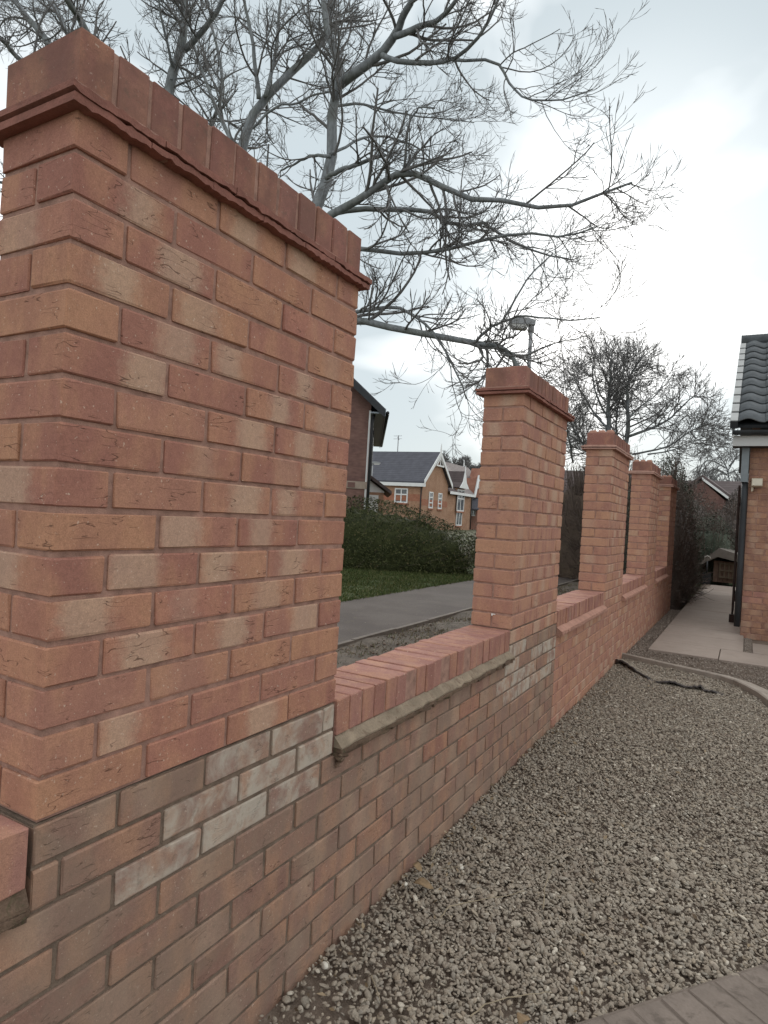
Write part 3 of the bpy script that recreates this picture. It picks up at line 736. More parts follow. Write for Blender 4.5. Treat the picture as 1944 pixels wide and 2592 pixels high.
# ================================================================== HOUSE ON THE RIGHT
hw = empty('brick_house', (1.0, 8.5, G)); tag(hw, 'brick house end with dark pantiled roof at the right edge beside the path', 'house')
HX, HY = 0.995, 8.5
def hl(x, y, z): return (x-1.0, y-8.5, z-G)
hc = MB(); v0 = hl(HX+0.006, HY+0.006, G-0.1); v1 = hl(7.5, 14.4, 1.70); hc.box(v0[0], v1[0], v0[1], v1[1], v0[2], v1[2]); hc.build('mortar_core', M['mortar'], hw)
J = Joined(); nh = 0
for k in range(0, 33):
    z = G-0.03+0.0375+0.075*k
    if z > 1.66: break
    off = 0.1125 if k % 2 else 0
    x = HX-off
    while x < 7.4:
        a, b = max(x, HX), min(x+0.215, 7.4); x += 0.225
        if b-a < 0.04: continue
        ln = 0.215 if b-a > 0.2 else 0.1025
        lx = hl((a+b)/2, HY+0.05125, z)
        if a < 1.75:
            mt = 'edge' if k in (6, 7) else 'house'
            put_brick(hw, ln, 0.1025, BH, lx, 0, mt)
        else: J.add(ln, 0.1025, BH, lx, 0)
    yy = HY+0.1125 if k % 2 else HY+0.225
    while yy < 14.2:
        J.add(0.215, 0.1025, BH, hl(HX+0.05125, yy+0.1075, z), H90); yy += 0.225
J.build('far_brickwork', M['house_j'], hw)
M['upvc'] = plain('grey_white_fascia', (0.50, 0.50, 0.49), 0.5, 0.06, 4, 0.05, 0.001)
M['upvc_d'] = plain('dark_plastic', (0.035, 0.038, 0.042), 0.5, 0.2, 6, 0.1, 0.001)
b = MB(); b.box(*[v for p in zip(hl(0.80, 8.28, 1.62), hl(7.5, 8.30, 1.745)) for v in p]); b.build('fascia', M['upvc'], hw)
b = MB(); b.box(*[v for p in zip(hl(0.80, 8.302, 1.618), hl(7.5, 8.52, 1.63)) for v in p]); b.build('soffit', M['upvc_d'], hw)
b = MB()      # half-round gutter along the eaves
ga = [(8.225+0.055*math.cos(t), 1.80+0.055*math.sin(t)) for t in np.linspace(math.pi, 2*math.pi, 9)]
gi = [(8.225+0.048*math.cos(t), 1.80+0.048*math.sin(t)) for t in np.linspace(2*math.pi, math.pi, 9)]
b.prism([(p[0]-8.5, p[1]-G) for p in ga+gi], 0.80-1.0, 6.5, 'x'); b.build('gutter', M['upvc_d'], hw)
b = MB(); b.box(*[v for p in zip(hl(0.79, 8.17, 1.745), hl(0.80, 8.28, 1.87)) for v in p]); b.build('gutter_end', M['upvc_d'], hw)
# roof: tiles laid course over course
EY, EZ, RY, RZ = 8.20, 1.885, 11.5, 3.72
sl_len = math.hypot(RY-EY, RZ-EZ); sa = math.atan2(RZ-EZ, RY-EY)
M['pantile'] = plain('slate_grey_pantile', (0.10, 0.108, 0.115), 0.5, 0.35, 9, 0.4, 0.002, dirt=(0.11, 0.11, 0.105), wp=True)
M['verge'] = plain('pale_verge_cap', (0.42, 0.42, 0.41), 0.7, 0.1, 9, 0.2, 0.001)
TW, TG = 0.30, 0.333; nt = 11
def pantile_mesh():
    n = 13; vs = []; fs = []
    for e, (yy, dz) in enumerate(((0.0, 0.036), (TG+0.07, 0.0))):
        for t in (0.0, -0.014):
            for i in range(n):
                u = i/(n-1); prof = 0.030*(0.5-0.5*math.cos(2*math.pi*u*1.0)) if u < 0.999 else 0
                prof = 0.026*math.sin(2*math.pi*u-0.9)
                vs.append((u*(TW+0.012), yy, prof+dz+t))
    def r(e, s, i): return (e*2+s)*n+i
    for i in range(n-1):
        fs += [(r(0, 0, i), r(0, 0, i+1), r(1, 0, i+1), r(1, 0, i)), (r(0, 1, i+1), r(0, 1, i), r(1, 1, i), r(1, 1, i+1)), (r(0, 1, i), r(0, 1, i+1), r(0, 0, i+1), r(0, 0, i))]
    fs += [(r(0, 1, 0), r(0, 0, 0), r(1, 0, 0), r(1, 1, 0)), (r(0, 0, n-1), r(0, 1, n-1), r(1, 1, n-1), r(1, 0, n-1))]
    m_ = MB(); m_.add(vs, fs); return m_.mesh('roof_tile', M['pantile'], True), m_
tme, tmb = pantile_mesh()
rf = empty('roof', hl(0.80, EY, EZ)); rf.parent = hw; rf.rotation_euler = (sa, 0, 0)
rest = MB()
for r in range(nt):
    for c in range(22):
        x, y_ = 0.03+c*TW, r*TG-0.03
        if c < 5: link('roof_tile', tme, rf, (x, y_, 0.02+random.gauss(0, 0.001)), (0.03, random.gauss(0, 0.004), random.gauss(0, 0.003)))
        else: rest.add([(vx+x, vy+y_, vz+0.02) for vx, vy, vz in tmb.v], tmb.f)
o = rest.build('far_roof_tiles', M['pantile'], rf, True); o['kind'] = 'stuff'
for r in range(nt):
    vb = MB(); y_ = r*TG-0.04; vb.box(-0.035, 0.045, y_, y_+TG-0.06, -0.035, 0.055); vb.box(-0.030, 0.045, y_+TG-0.06, y_+TG+0.01, -0.03, 0.035)
    o = vb.build('verge_cap', M['verge'], rf)
    vb2 = MB(); vb2.box(-0.0365, 0.046, y_-0.012, y_+0.040, -0.045, 0.046); vb2.build('verge_lip', M['upvc_d'], o)
rb = MB(); rb.box(0.0, 6.6, 0.0, sl_len, -0.06, -0.025); rb.build('roof_deck', M['upvc_d'], rf)
rt = MB(); rt.tube([(-0.03, sl_len+0.0, 0.03), (3, sl_len, 0.03), (6.6, sl_len, 0.03)], 0.105, 10); rt.build('ridge_tile', M['pantile'], rf, True)
b = MB()      # rear slope, closes the roof
q0, q1, q2, q3 = hl(0.80, RY, RZ+0.02), hl(7.4, RY, RZ+0.02), hl(7.4, RY+3.3, EZ), hl(0.80, RY+3.3, EZ)
b.add([q0, q1, q2, q3]+[(p[0], p[1], p[2]-0.06) for p in (q0, q1, q2, q3)], [(0, 1, 2, 3), (7, 6, 5, 4), (0, 3, 7, 4), (3, 2, 6, 7), (2, 1, 5, 6)]); b.build('rear_roof', M['pantile'], hw)
gb = MB(); gb.prism([(p[1], p[2]) for p in (hl(0, 8.52, 1.69), hl(0, 14.4, 1.69), hl(0, 11.5, 3.60))], HX-1.0+0.006, HX-1.0+0.1, 'x'); gb.build('gable_wall', M['house_j'], hw)
bb = MB(); bb.prism([(p[1], p[2]) for p in (hl(0, 8.2, 1.72), hl(0, 11.5, 3.55), hl(0, 11.5, 3.70), hl(0, 8.2, 1.88))], 0.80-1.0-0.012, 0.80-1.0+0.012, 'x'); bb.build('bargeboard', M['upvc'], hw)
# rainwater pipe with hopper box at the corner, security light
b = MB(); b.box(*[v for p in zip(hl(0.905, 8.40, 1.19), hl(0.985, 8.49, 1.615)) for v in p]); b.build('corner_box', plain('blue_grey_panel', (0.20, 0.225, 0.24), 0.6, 0.1), hw)
b = MB(); b.tube([hl(0.955, 8.46, 1.19), hl(0.955, 8.46, 0.9), hl(0.955, 8.46, 0.2), hl(0.955, 8.46, G+0.12)], 0.034, 10); b.build('downpipe', M['upvc_d'], hw, True)
fl = empty('wall_light', (1.085, 8.49, 1.18)); tag(fl, 'cream boxy security light on the brick house wall', 'wall light')
cream = plain('cream_plastic', (0.55, 0.49, 0.38), 0.5, 0.08, 8, 0.1, 0.001)
b = MB(); b.prism([(-0.055, -0.05), (-0.10, -0.035), (-0.10, 0.055), (0.0, 0.065), (0.0, -0.02)], -0.058, 0.058, 'x'); b.build('lamp_body', cream, fl)
b = MB(); b.box(-0.052, 0.052, -0.106, -0.101, -0.03, 0.048); b.build('lens', plain('frosted_lens', (0.62, 0.57, 0.46), 0.3, 0.05), fl)
b = MB(); b.tube([(-0.05, -0.02, -0.03), (-0.05, -0.03, -0.10)], 0.009, 6); b.box(-0.06, -0.035, -0.03, 0.0, -0.09, -0.03); b.build('sensor', cream, fl)

# side gate folded open against the house
gt = empty('side_gate', (0.915, 9.75, G)); tag(gt, 'dark brown tall timber gate standing open at the house corner', 'gate')
gm_ = plain('dark_stained_timber', (0.045, 0.030, 0.026), 0.8, 0.3, 10, 0.5, 0.003)
for j in range(8):
    b = MB(); b.box(-0.045, -0.022, 0.02+j*0.118, 0.02+j*0.118+0.112, 0.10, 1.95+0.03*math.sin(j*0.45)); b.build('board', gm_, gt)
for z in (0.3, 1.0, 1.7):
    b = MB(); b.box(-0.022, 0.012, 0.02, 0.95, z, z+0.09); b.build('rail', gm_, gt)
b = MB(); b.box(0.028, 0.085, 0.1, 0.19, 0.0, 2.0); b.build('post', gm_, gt)
b = MB(); b.box(-0.07, 0.04, -0.05, 0.03, -0.02, 0.12); b.build('bottom_block', gm_, gt)

# ================================================================== TREES
def bark(name, c1, c2):
    m = NT(name); p = m.pos(); a = m.noise(m.vmath('MULTIPLY', p, (1, 1, 0.35)), 14, 4, 0.6); b = m.noise(p, 2.0, 3, 0.5)
    c = m.mix(m.smooth(a, 0.35, 0.65), c1, c2); c = m.mix(m.smooth(b, 0.45, 0.65, 0, 0.4), c, (0.12, 0.13, 0.10))
    return m.done(c, 0.9, m.bump(a, 0.5, 0.01))
M['bark'] = bark('grey_bark', (0.155, 0.165, 0.172), (0.24, 0.255, 0.265))
M['twig'] = plain('twig_bark', (0.15, 0.145, 0.142), 0.85, 0.2, 5, 0.1, 0.001, wp=True)
def smooth_line(P, n):
    P = np.asarray(P, float); t = np.linspace(0, len(P)-1, n); i = np.clip(t.astype(int), 0, len(P)-2); f = (t-i)[:, None]
    p0 = P[np.clip(i-1, 0, len(P)-1)]; p1 = P[i]; p2 = P[i+1]; p3 = P[np.clip(i+2, 0, len(P)-1)]
    return 0.5*((2*p1)+(-p0+p2)*f+(2*p0-5*p1+4*p2-p3)*f**2+(-p0+3*p1-3*p2+p3)*f**3)
def spawn(P, rad, cnt, l0, l1, a0, a1, npts, up=0.25, noise=0.10, rscale=0.6, t0=0.15, flat=None, droop=0.0):
    """P (k,n,3) parent lines, rad (k,n): grow cnt children on each"""
    k, n, _ = P.shape; idx = np.repeat(np.arange(k), cnt); m = len(idx)
    t = rng.uniform(t0, 1.0, m)**0.85*(n-1)*0.999; i = t.astype(int); f = (t-i)[:, None]
    pos = P[idx, i]*(1-f)+P[idx, i+1]*f; r = rad[idx, i]*(1-f[:, 0])+rad[idx, i+1]*f[:, 0]
    tan = P[idx, i+1]-P[idx, i]; tan /= np.linalg.norm(tan, axis=1)[:, None]+1e-9
    q = rng.normal(0, 1, (m, 3)); q[:, 2] += up*1.2; q -= (q*tan).sum(1)[:, None]*tan; q /= np.linalg.norm(q, axis=1)[:, None]+1e-9
    a = rng.uniform(a0, a1, m)[:, None]; d = np.cos(a)*tan+np.sin(a)*q
    ln = rng.uniform(l0, l1, m)*(1.15-0.55*t/(n-1)); seg = (ln/(npts-1))[:, None]
    out = [pos]; bend = rng.normal(0, noise, (m, 3))
    for s in range(npts-1):
        u = s/(npts-2) if npts > 2 else 0
        d = d+bend*0.6+rng.normal(0, noise, (m, 3)); d[:, 2] += up*(u-0.1)*0.9-droop*(1-u)
        d /= np.linalg.norm(d, axis=1)[:, None]; out.append(out[-1]+d*seg)
    C = np.stack(out, 1)
    R0 = np.minimum(r*rscale, 0.02*ln+0.002); prof = np.linspace(1.0, 0.45, npts)
    return C, R0[:, None]*prof[None]
def batch_tubes(P, rad, sides):
    k, n, _ = P.shape
    t = np.gradient(P, axis=1); t /= np.linalg.norm(t, axis=2)[..., None]+1e-9
    ref = np.where(np.abs(t[:, :1, 2:3]) < 0.8, np.array([0.1, 0.2, 0.97]), np.array([0.97, 0.2, 0.1]))
    u = np.cross(t, np.broadcast_to(ref, t.shape)); u /= np.linalg.norm(u, axis=2)[..., None]+1e-9; w = np.cross(t, u)
    an = np.arange(sides)*2*math.pi/sides
    V = P[:, :, None]+rad[:, :, None, None]*(np.cos(an)[:, None]*u[:, :, None]+np.sin(an)[:, None]*w[:, :, None])
    base = (np.arange(k)*n*sides)[:, None, None]; i = np.arange(n-1)[None, :, None]; j = np.arange(sides)[None, None]
    a = base+i*sides+j; b = base+i*sides+(j+1) % sides
    F = np.stack([a, b, b+sides, a+sides], -1).reshape(-1, 4)
    return V.reshape(-1, 3), F
def join_tubes(lst):
    Vs, Fs, o = [], [], 0
    for P, r, s in lst:
        v, f = batch_tubes(P, r, s); Vs.append(v); Fs.append(f+o); o += len(v)
    return np.concatenate(Vs), np.concatenate(Fs)
def bare_tree(name, base, limbs, label, group, cnt=(6, 6, 5), lens=((0.6, 1.5), (0.28, 0.75), (0.12, 0.34)), rmin=0.0024, trunk_r=0.2, trunk=None, extra=None, up=0.2, droop=0.07, bud=1.9, rs_=0.74):
    t = empty(name, tuple(base)); tag(t, label, 'tree', group); base = np.asarray(base)
    if trunk is not None:
        Q = smooth_line(trunk, 16)-base; rr = np.linspace(trunk_r*1.25, trunk_r*0.8, 16); rr[0] *= 1.3
        b = MB(); b.tube(Q, rr, 12); b.build('trunk', M['bark'], t, True)
    allP, allR = [], []
    for P, r0, r1 in limbs:
        Q = smooth_line(P, 14)-base; Q[1:-1] += rng.normal(0, 0.006, Q[1:-1].shape)
        rr = np.linspace(r0, r1, 14)*rs_
        b = MB(); b.tube(Q, rr, 9); b.build('limb', M['bark'], t, True)
        allP.append(Q); allR.append(rr)
    P0 = np.array(allP); R0 = np.array(allR)
    ln = np.linalg.norm(P0[:, -1]-P0[:, 0], axis=1)
    sel = np.repeat(np.arange(len(P0)), np.maximum(2, np.round(ln*cnt[0]/1.3).astype(int)))
    P1, R1 = spawn(P0[sel], R0[sel], 1, *lens[0], 0.5, 1.15, 9, up, 0.10, 0.55, 0.12, droop=droop)
    P2, R2 = spawn(P1, R1, cnt[1], *lens[1], 0.45, 1.0, 7, up, 0.10, 0.65, 0.15, droop=droop*0.5)
    P3, R3 = spawn(P2, R2, cnt[2], *lens[2], 0.4, 0.95, 5, up*1.4, 0.09, 0.75, 0.2)
    R1 = np.maximum(R1, rmin*1.6); R2 = np.maximum(R2, rmin*1.15); R3 = np.maximum(R3, rmin*0.8)
    for Rx in (R2, R3): Rx[:, -1] *= 0.5; Rx[:, -2] *= bud
    V, F = join_tubes([(P1, R1, 5), (P2, R2, 4), (P3, R3, 3)])
    o = link('twigs', np_mesh('twigs', V, F, M['twig'], True), t); o['kind'] = 'stuff'
    return t
def L_(pxs, d0, d1): 
    n = len(pxs); return [at(x, y, d0+(d1-d0)*i/(n-1)) for i, (x, y) in enumerate(pxs)]
D1 = 10.5
b1 = on_ground(600, 1296+FPX*(CAM[2]-G)/D1-0.058*372, G); b1 = at(605, 1470, D1); b1[2] = G-0.05
trk = [b1, at(612, 1250, D1), at(622, 1050, D1), at(640, 880, D1)]
limbs1 = [
 (L_([(640, 880), (690, 740), (765, 610), (811, 497), (838, 422), (841, 301), (856, 211), (859, 157), (835, 99), (823, 45), (815, -40), (800, -160)], D1, D1+0.3), 0.165, 0.05),
 (L_([(858, 215), (907, 181), (962, 136), (1004, 81), (1022, 39), (1043, 0), (1075, -90), (1090, -200)], D1, D1-1.4), 0.115, 0.04),
 (L_([(1000, 92), (1046, 75), (1108, 50), (1152, 6), (1200, -60)], D1-0.6, D1-1.6), 0.07, 0.03),
 (L_([(968, 140), (1010, 156), (1100, 157), (1139, 151), (1202, 107), (1252, 19), (1290, -60)], D1-0.5, D1-1.9), 0.06, 0.02),
 (L_([(1139, 151), (1252, 157), (1290, 214), (1340, 252), (1435, 250), (1500, 225)], D1-0.9, D1-2.4), 0.032, 0.008),
 (L_([(640, 880), (605, 640), (600, 480), (618, 356), (660, 262), (751, 169), (811, 115), (829, 60), (850, -40)], D1+0.2, D1+1.3), 0.15, 0.05),
 (L_([(655, 250), (648, 180), (639, 105), (618, 0), (600, -120)], D1+0.6, D1+0.2), 0.055, 0.025),
 (L_([(672, 245), (690, 170), (701, 110), (711, 0), (730, -110)], D1+0.6, D1+1.6), 0.05, 0.025),
 (L_([(640, 325), (700, 268), (745, 264), (800, 238), (840, 232)], D1+0.5, D1+0.4), 0.03, 0.02),
 (L_([(690, 740), (780, 600), (850, 536), (920, 500), (982, 453), (1020, 437), (1082, 447), (1164, 503), (1240, 503), (1340, 522), (1435, 522), (1520, 490), (1600, 462)], D1-0.2, D1-2.6), 0.095, 0.018),
 (L_([(850, 538), (905, 528), (1000, 531), (1082, 535), (1158, 572), (1227, 566), (1290, 610), (1360, 640), (1440, 655)], D1-0.4, D1-0.2), 0.065, 0.015),
 (L_([(990, 455), (1020, 434), (1057, 384)], D1-0.7, D1-0.8), 0.05, 0.035),
 (L_([(1020, 432), (1026, 403), (1032, 327), (1047, 290), (1063, 271), (1101, 274)], D1-0.75, D1-1.3), 0.028, 0.016),
 (L_([(826, 450), (860, 430), (905, 415), (975, 393)], D1-0.1, D1-0.8), 0.06, 0.035),
 (L_([(835, 390), (880, 370), (930, 345), (1000, 352), (1060, 375), (1110, 420), (1150, 440)], D1, D1+1.5), 0.035, 0.012),
 (L_([(858, 268), (910, 262), (975, 278), (1040, 292), (1110, 300), (1200, 310)], D1, D1+1.2), 0.033, 0.010),
 (L_([(836, 395), (790, 395), (755, 410), (710, 432)], D1, D1+0.8), 0.04, 0.02),
 (L_([(720, 690), (820, 640), (919, 629), (1007, 642), (1108, 636), (1215, 610), (1330, 590), (1430, 600), (1510, 575)], D1-0.2, D1-2.2), 0.06, 0.012),
 (L_([(640, 880), (760, 825), (905, 812), (1026, 837), (1202, 868), (1265, 878), (1303, 912), (1345, 985)], D1, D1-2.6), 0.09, 0.03),
 (L_([(780, 822), (905, 790), (994, 777), (1045, 799), (1095, 840), (1150, 930), (1180, 1010)], D1-0.2, D1-1.0), 0.05, 0.012),
 (L_([(1205, 864), (1240, 830), (1271, 812), (1303, 761), (1340, 698), (1400, 640)], D1-1.8, D1-2.4), 0.03, 0.010),
 (L_([(1268, 814), (1310, 803), (1353, 802), (1440, 812), (1520, 803)], D1-2.1, D1-3.0), 0.024, 0.008),
 (L_([(1265, 878), (1320, 900), (1400, 870), (1490, 850)], D1-2.3, D1-1.6), 0.022, 0.008),
 (L_([(1090, 838), (1130, 900), (1150, 990), (1170, 1060)], D1-1.4, D1-1.2), 0.015, 0.006),
 (L_([(640, 880), (560, 700), (480, 560), (420, 430)], D1, D1+3.5), 0.10, 0.03),
 (L_([(620, 420), (560, 300), (500, 150), (470, 0)], D1+0.3, D1+3.0), 0.06, 0.02),
]
bare_tree('bare_tree', b1, limbs1, 'big grey bare tree whose limbs spread over the middle of the sky', 'large bare trees behind the wall', trunk=trk, trunk_r=0.24)
D2 = 12.5
b2 = at(395, 1455, D2); b2[2] = G-0.05
limbs2 = [
 (L_([(400, 620), (410, 400), (431, 204), (451, 149), (466, 78), (466, 0), (470, -140)], D2, D2+0.3), 0.16, 0.07),
 (L_([(468, 125), (517, 74), (564, 0), (600, -110)], D2+0.2, D2-0.6), 0.09, 0.04),
 (L_([(440, 180), (425, 120), (405, 30), (395, -60)], D2+0.1, D2-0.8), 0.04, 0.02),
 (L_([(400, 620), (330, 330), (212, 67), (185, 25), (150, -30), (100, -120)], D2, D2-1.6), 0.11, 0.05),
 (L_([(330, 330), (220, 170), (170, 85), (150, 35), (128, 0), (90, -90)], D2-0.6, D2+0.6), 0.07, 0.035),
 (L_([(400, 620), (260, 330), (121, 106), (74, 51), (35, 0), (-40, -90)], D2, D2+1.4), 0.12, 0.05),
 (L_([(300, 420), (120, 220), (35, 135), (-10, 90), (-120, 20)], D2, D2-1.5), 0.08, 0.03),
 (L_([(390, 700), (200, 520), (40, 470), (-120, 440)], D2, D2-1.0), 0.08, 0.02),
 (L_([(400, 650), (180, 640), (20, 620), (-100, 560)], D2, D2+2.0), 0.06, 0.02),
 (L_([(432, 200), (470, 198), (530, 192), (560, 175)], D2, D2+0.8), 0.025, 0.012),
 (L_([(405, 560), (500, 380), (560, 250), (555, 150), (535, 60), (520, -40)], D2, D2+1.8), 0.07, 0.025),
]
bare_tree('bare_tree', b2, limbs2, 'bare tree at the upper left, thick limbs fanning out above the nearest pier', 'large bare trees behind the wall', trunk=[b2, at(398, 1100, D2), at(392, 850, D2), at(400, 620, D2)], trunk_r=0.24, cnt=(6, 6, 5))
D3 = 22
b3 = at(1545, 1400, D3); b3[2] = G-0.05
limbs3 = [
 (L_([(1548, 1240), (1542, 1082), (1539, 1025), (1545, 960), (1548, 890)], D3, D3), 0.14, 0.02),
 (L_([(1550, 1240), (1588, 1106), (1588, 1019), (1592, 960), (1625, 900)], D3, D3-1), 0.13, 0.02),
 (L_([(1590, 1105), (1650, 1083), (1695, 1060), (1735, 1020), (1762, 1000)], D3-0.4, D3-1.5), 0.07, 0.015),
 (L_([(1590, 1060), (1620, 1030), (1660, 1000), (1690, 950)], D3-0.4, D3+1), 0.05, 0.015),
 (L_([(1542, 1090), (1500, 1040), (1470, 990), (1450, 950)], D3, D3+1), 0.06, 0.015),
 (L_([(1540, 1060), (1510, 1000), (1500, 940), (1505, 900)], D3, D3-1.5), 0.05, 0.015),
 (L_([(1548, 1200), (1480, 1130), (1445, 1070), (1425, 1000)], D3, D3-1), 0.07, 0.02),
 (L_([(1450, 1170), (1440, 1110), (1430, 1060)], D3, D3-2), 0.05, 0.02),
 (L_([(1600, 1150), (1690, 1130), (1750, 1090), (1800, 1070)], D3, D3-2), 0.05, 0.012),
 (L_([(1640, 1150), (1700, 1140), (1760, 1115), (1815, 1120)], D3, D3+1), 0.04, 0.012),
 (L_([(1565, 1150), (1560, 1060), (1575, 980), (1580, 910)], D3, D3+2), 0.06, 0.015),
 (L_([(1548, 1200), (1500, 1150), (1440, 1130)], D3, D3+2), 0.05, 0.015),
]
bare_tree('bare_tree', b3, limbs3, 'rounded dark bare tree rising behind the third and fourth piers', 'bare trees farther off', cnt=(13, 6, 4), lens=((0.6, 1.6), (0.3, 0.8), (0.15, 0.4)), rmin=0.0055, trunk=[b3, at(1548, 1330, D3), at(1548, 1240, D3)], trunk_r=0.2, bud=1.5)
# weeping tree far down the path
D4 = 50
b4 = at(1853, 1400, D4); b4[2] = G
def arch(x0, y0, x1, y1, x2, y2, d): return (L_([(x0, y0), (x1, y1), (x2, y2)], D4, D4+d), 0.07, 0.02)
limbs4 = [arch(1848, 1240, 1838, 1180, 1795, 1130, 0), arch(1838, 1200, 1800, 1190, 1770, 1250, 1), arch(1840, 1195, 1865, 1150, 1860, 1110, -1), arch(1840, 1200, 1880, 1190, 1900, 1240, 1.5), arch(1838, 1200, 1815, 1205, 1795, 1260, -1.5), arch(1838, 1185, 1790, 1165, 1760, 1210, 2), arch(1845, 1180, 1890, 1140, 1915, 1190, -2), arch(1842, 1215, 1830, 1240, 1820, 1280, -1)]
bare_tree('weeping_tree', b4, limbs4, 'small weeping bare tree beyond the end of the path', 'bare trees farther off', cnt=(9, 5, 3), lens=((0.8, 2.2), (0.6, 1.6), (0.3, 0.7)), rmin=0.010, trunk=[b4, at(1852, 1320, D4), at(1848, 1240, D4)], trunk_r=0.13, up=-0.35, droop=0.2, bud=1.2)
# low treetops behind the far houses
for i, (px, py, d, r) in enumerate(((1140, 1176, 95, 2.2), (1195, 1190, 100, 1.8))):
    c = at(px, py, d); b_ = c.copy(); b_[2] = G
    lb = [([c+np.array([0, 0, -3.5]), c+np.array([r*math.cos(a)*0.4, r*math.sin(a)*0.4, -1.2]), c+np.array([r*math.cos(a), r*math.sin(a), 0.3+0.6*math.sin(a*3)])], 0.12, 0.03) for a in np.linspace(0, 6.2, 9)]
    bare_tree('bare_tree', b_, lb, ('distant bare treetop above the roofs, beside the gable aerial', 'distant bare treetop above the roofs, just left of the second pier')[i], 'bare trees farther off', cnt=(8, 6, 3), lens=((0.6, 1.6), (0.4, 0.9), (0.2, 0.5)), rmin=0.02, trunk=[b_, b_*0.5+c*0.5, c+np.array([0, 0, -3.4])], trunk_r=0.25)

# ================================================================== HEDGES AND SHRUBS
def leaves(P, N, size, aspect=0.45, fold=0.25):
    """leaf = 4-vertex folded diamond around P, roughly facing N"""
    n = len(P); a = rng.normal(0, 1, (n, 3)); N = N+rng.normal(0, 0.55, N.shape); N /= np.linalg.norm(N, axis=1)[:, None]
    d = a-(a*N).sum(1)[:, None]*N; d /= np.linalg.norm(d, axis=1)[:, None]; s = np.cross(N, d)
    l = (size*rng.uniform(0.7, 1.3, n))[:, None]
    V = np.stack([P, P+d*l*0.45+s*l*aspect*0.5+N*l*fold*0.3, P+d*l, P+d*l*0.45-s*l*aspect*0.5+N*l*fold*0.3], 1)
    k = np.arange(n)[:, None]*4
    F = np.concatenate([k+[0, 1, 2], k+[0, 2, 3]])
    return V.reshape(-1, 3), F
def bush(name, center, radii, n, size, mat, label, cat, group=None, rz=0.0, twigs=400, tl=0.5, inner=0.25, squash=3.0, core=None, aspect=0.45, tw_mat=None, twr=0.004, leafy=1.0, lump=0.16, fill=0.79):
    t = empty(name, (center[0], center[1], G), rz); tag(t, label, cat, group); rx, ry, h = radii
    # points spread through a super-ellipsoid shell and lumps
    m = int(n*1.6); d = rng.normal(0, 1, (m, 3)); d /= np.linalg.norm(d, axis=1)[:, None]; d[:, 2] = np.abs(d[:, 2])*1.0-0.12
    e = 1.0/((np.abs(d[:, 0])**squash+np.abs(d[:, 1])**squash+np.abs(d[:, 2])**squash)**(1/squash))
    lumpn = 1+lump*(np.sin(d[:, 0]*6+1)+np.sin(d[:, 1]*7+2)*np.cos(d[:, 2]*5)+0.7*np.sin(d[:, 0]*15+d[:, 2]*11)*np.sin(d[:, 1]*13))*0.5
    rr = (1-rng.random(m)**1.8*inner*2)*e*lumpn
    P = d*rr[:, None]*np.array([rx, ry, h]); ok = P[:, 2] > 0.02; P = P[ok][:n]; N = d[ok][:n].copy(); N[:, 2] += 0.35
    V, F = leaves(P, N, np.full(len(P), size), aspect)
    o = link('foliage', np_mesh('foliage', V, F, mat, False, {'rnd': ('FLOAT', np.repeat(rng.random(len(P)), 4))}), t); o['kind'] = 'stuff'
    # dense inner growth that closes the view through the middle
    if fill:
        nu, nw = 40, 18; vv = []
        for b_ in range(nw):
            el = -0.05+(math.pi/2+0.05)*b_/(nw-1)
            for a_ in range(nu):
                az = 2*math.pi*a_/nu; q = np.array([math.cos(az)*math.cos(el), math.sin(az)*math.cos(el), math.sin(el)])
                e_ = 1.0/((abs(q[0])**squash+abs(q[1])**squash+abs(q[2])**squash)**(1/squash))
                vv.append(q*e_*fill*(1+rng.normal(0, 0.035))*np.array([rx, ry, h]))
        V = np.array(vv); F = np.array([[b_*nu+a_, b_*nu+(a_+1) % nu, (b_+1)*nu+(a_+1) % nu, (b_+1)*nu+a_] for b_ in range(nw-1) for a_ in range(nu)])
        o = link('inner_growth', np_mesh('inner_growth', V, F, mat, False, {'rnd': ('FLOAT', rng.uniform(0.25, 0.8, len(V)))}), t); o['kind'] = 'stuff'
    # stems from the root to the shell
    S = P[rng.integers(0, len(P), twigs)]; root = S*np.array([0.45, 0.45, 0]); root[:, 2] = -0.02
    tt = np.linspace(0, 1, 6)[None, :, None]; mid = (root+S)/2+rng.normal(0, 0.06, S.shape)
    C = root[:, None]*(1-tt)**2+2*mid[:, None]*tt*(1-tt)+S[:, None]*tt**2*1.04
    Rr = np.linspace(2.2, 0.7, 6)[None]*twr*rng.uniform(0.7, 1.4, twigs)[:, None]
    C2, R2 = spawn(C, Rr, 4, tl*0.4, tl, 0.3, 0.9, 5, 0.15, 0.12, 0.8, 0.45); R2 = np.maximum(R2, twr*0.45)
    V, F = join_tubes([(C, Rr, 4), (C2, R2, 3)])
    o = link('stems', np_mesh('stems', V, F, tw_mat or M['twig'], True), t); o['kind'] = 'stuff'
    return t
lV, lF = leaves(lP, np.tile([0.0, 0.0, 1.0], (len(lP), 1)), rng.uniform(0.010, 0.026, len(lP)), 0.5)
tag(link('leaf_litter', np_mesh('leaf_litter', lV, lF, M['litter'], False, {'rnd': ('FLOAT', np.repeat(rng.random(len(lP)), 4))})), 'scraps of dead leaf scattered over the pebbles and along the wall foot', 'leaf litter', kind='stuff')
M['laurel'] = leaf_mat('laurel_leaf', [(0, (0.022, 0.026, 0.011)), (0.4, (0.036, 0.043, 0.016)), (0.8, (0.06, 0.068, 0.025)), (0.96, (0.10, 0.10, 0.042)), (1, (0.14, 0.105, 0.055))], 0.75, 0.12)
M['beech'] = leaf_mat('beech_brown_leaf', [(0, (0.05, 0.035, 0.026)), (0.5, (0.085, 0.06, 0.044)), (0.85, (0.12, 0.088, 0.06)), (1, (0.08, 0.08, 0.045))], 0.8)
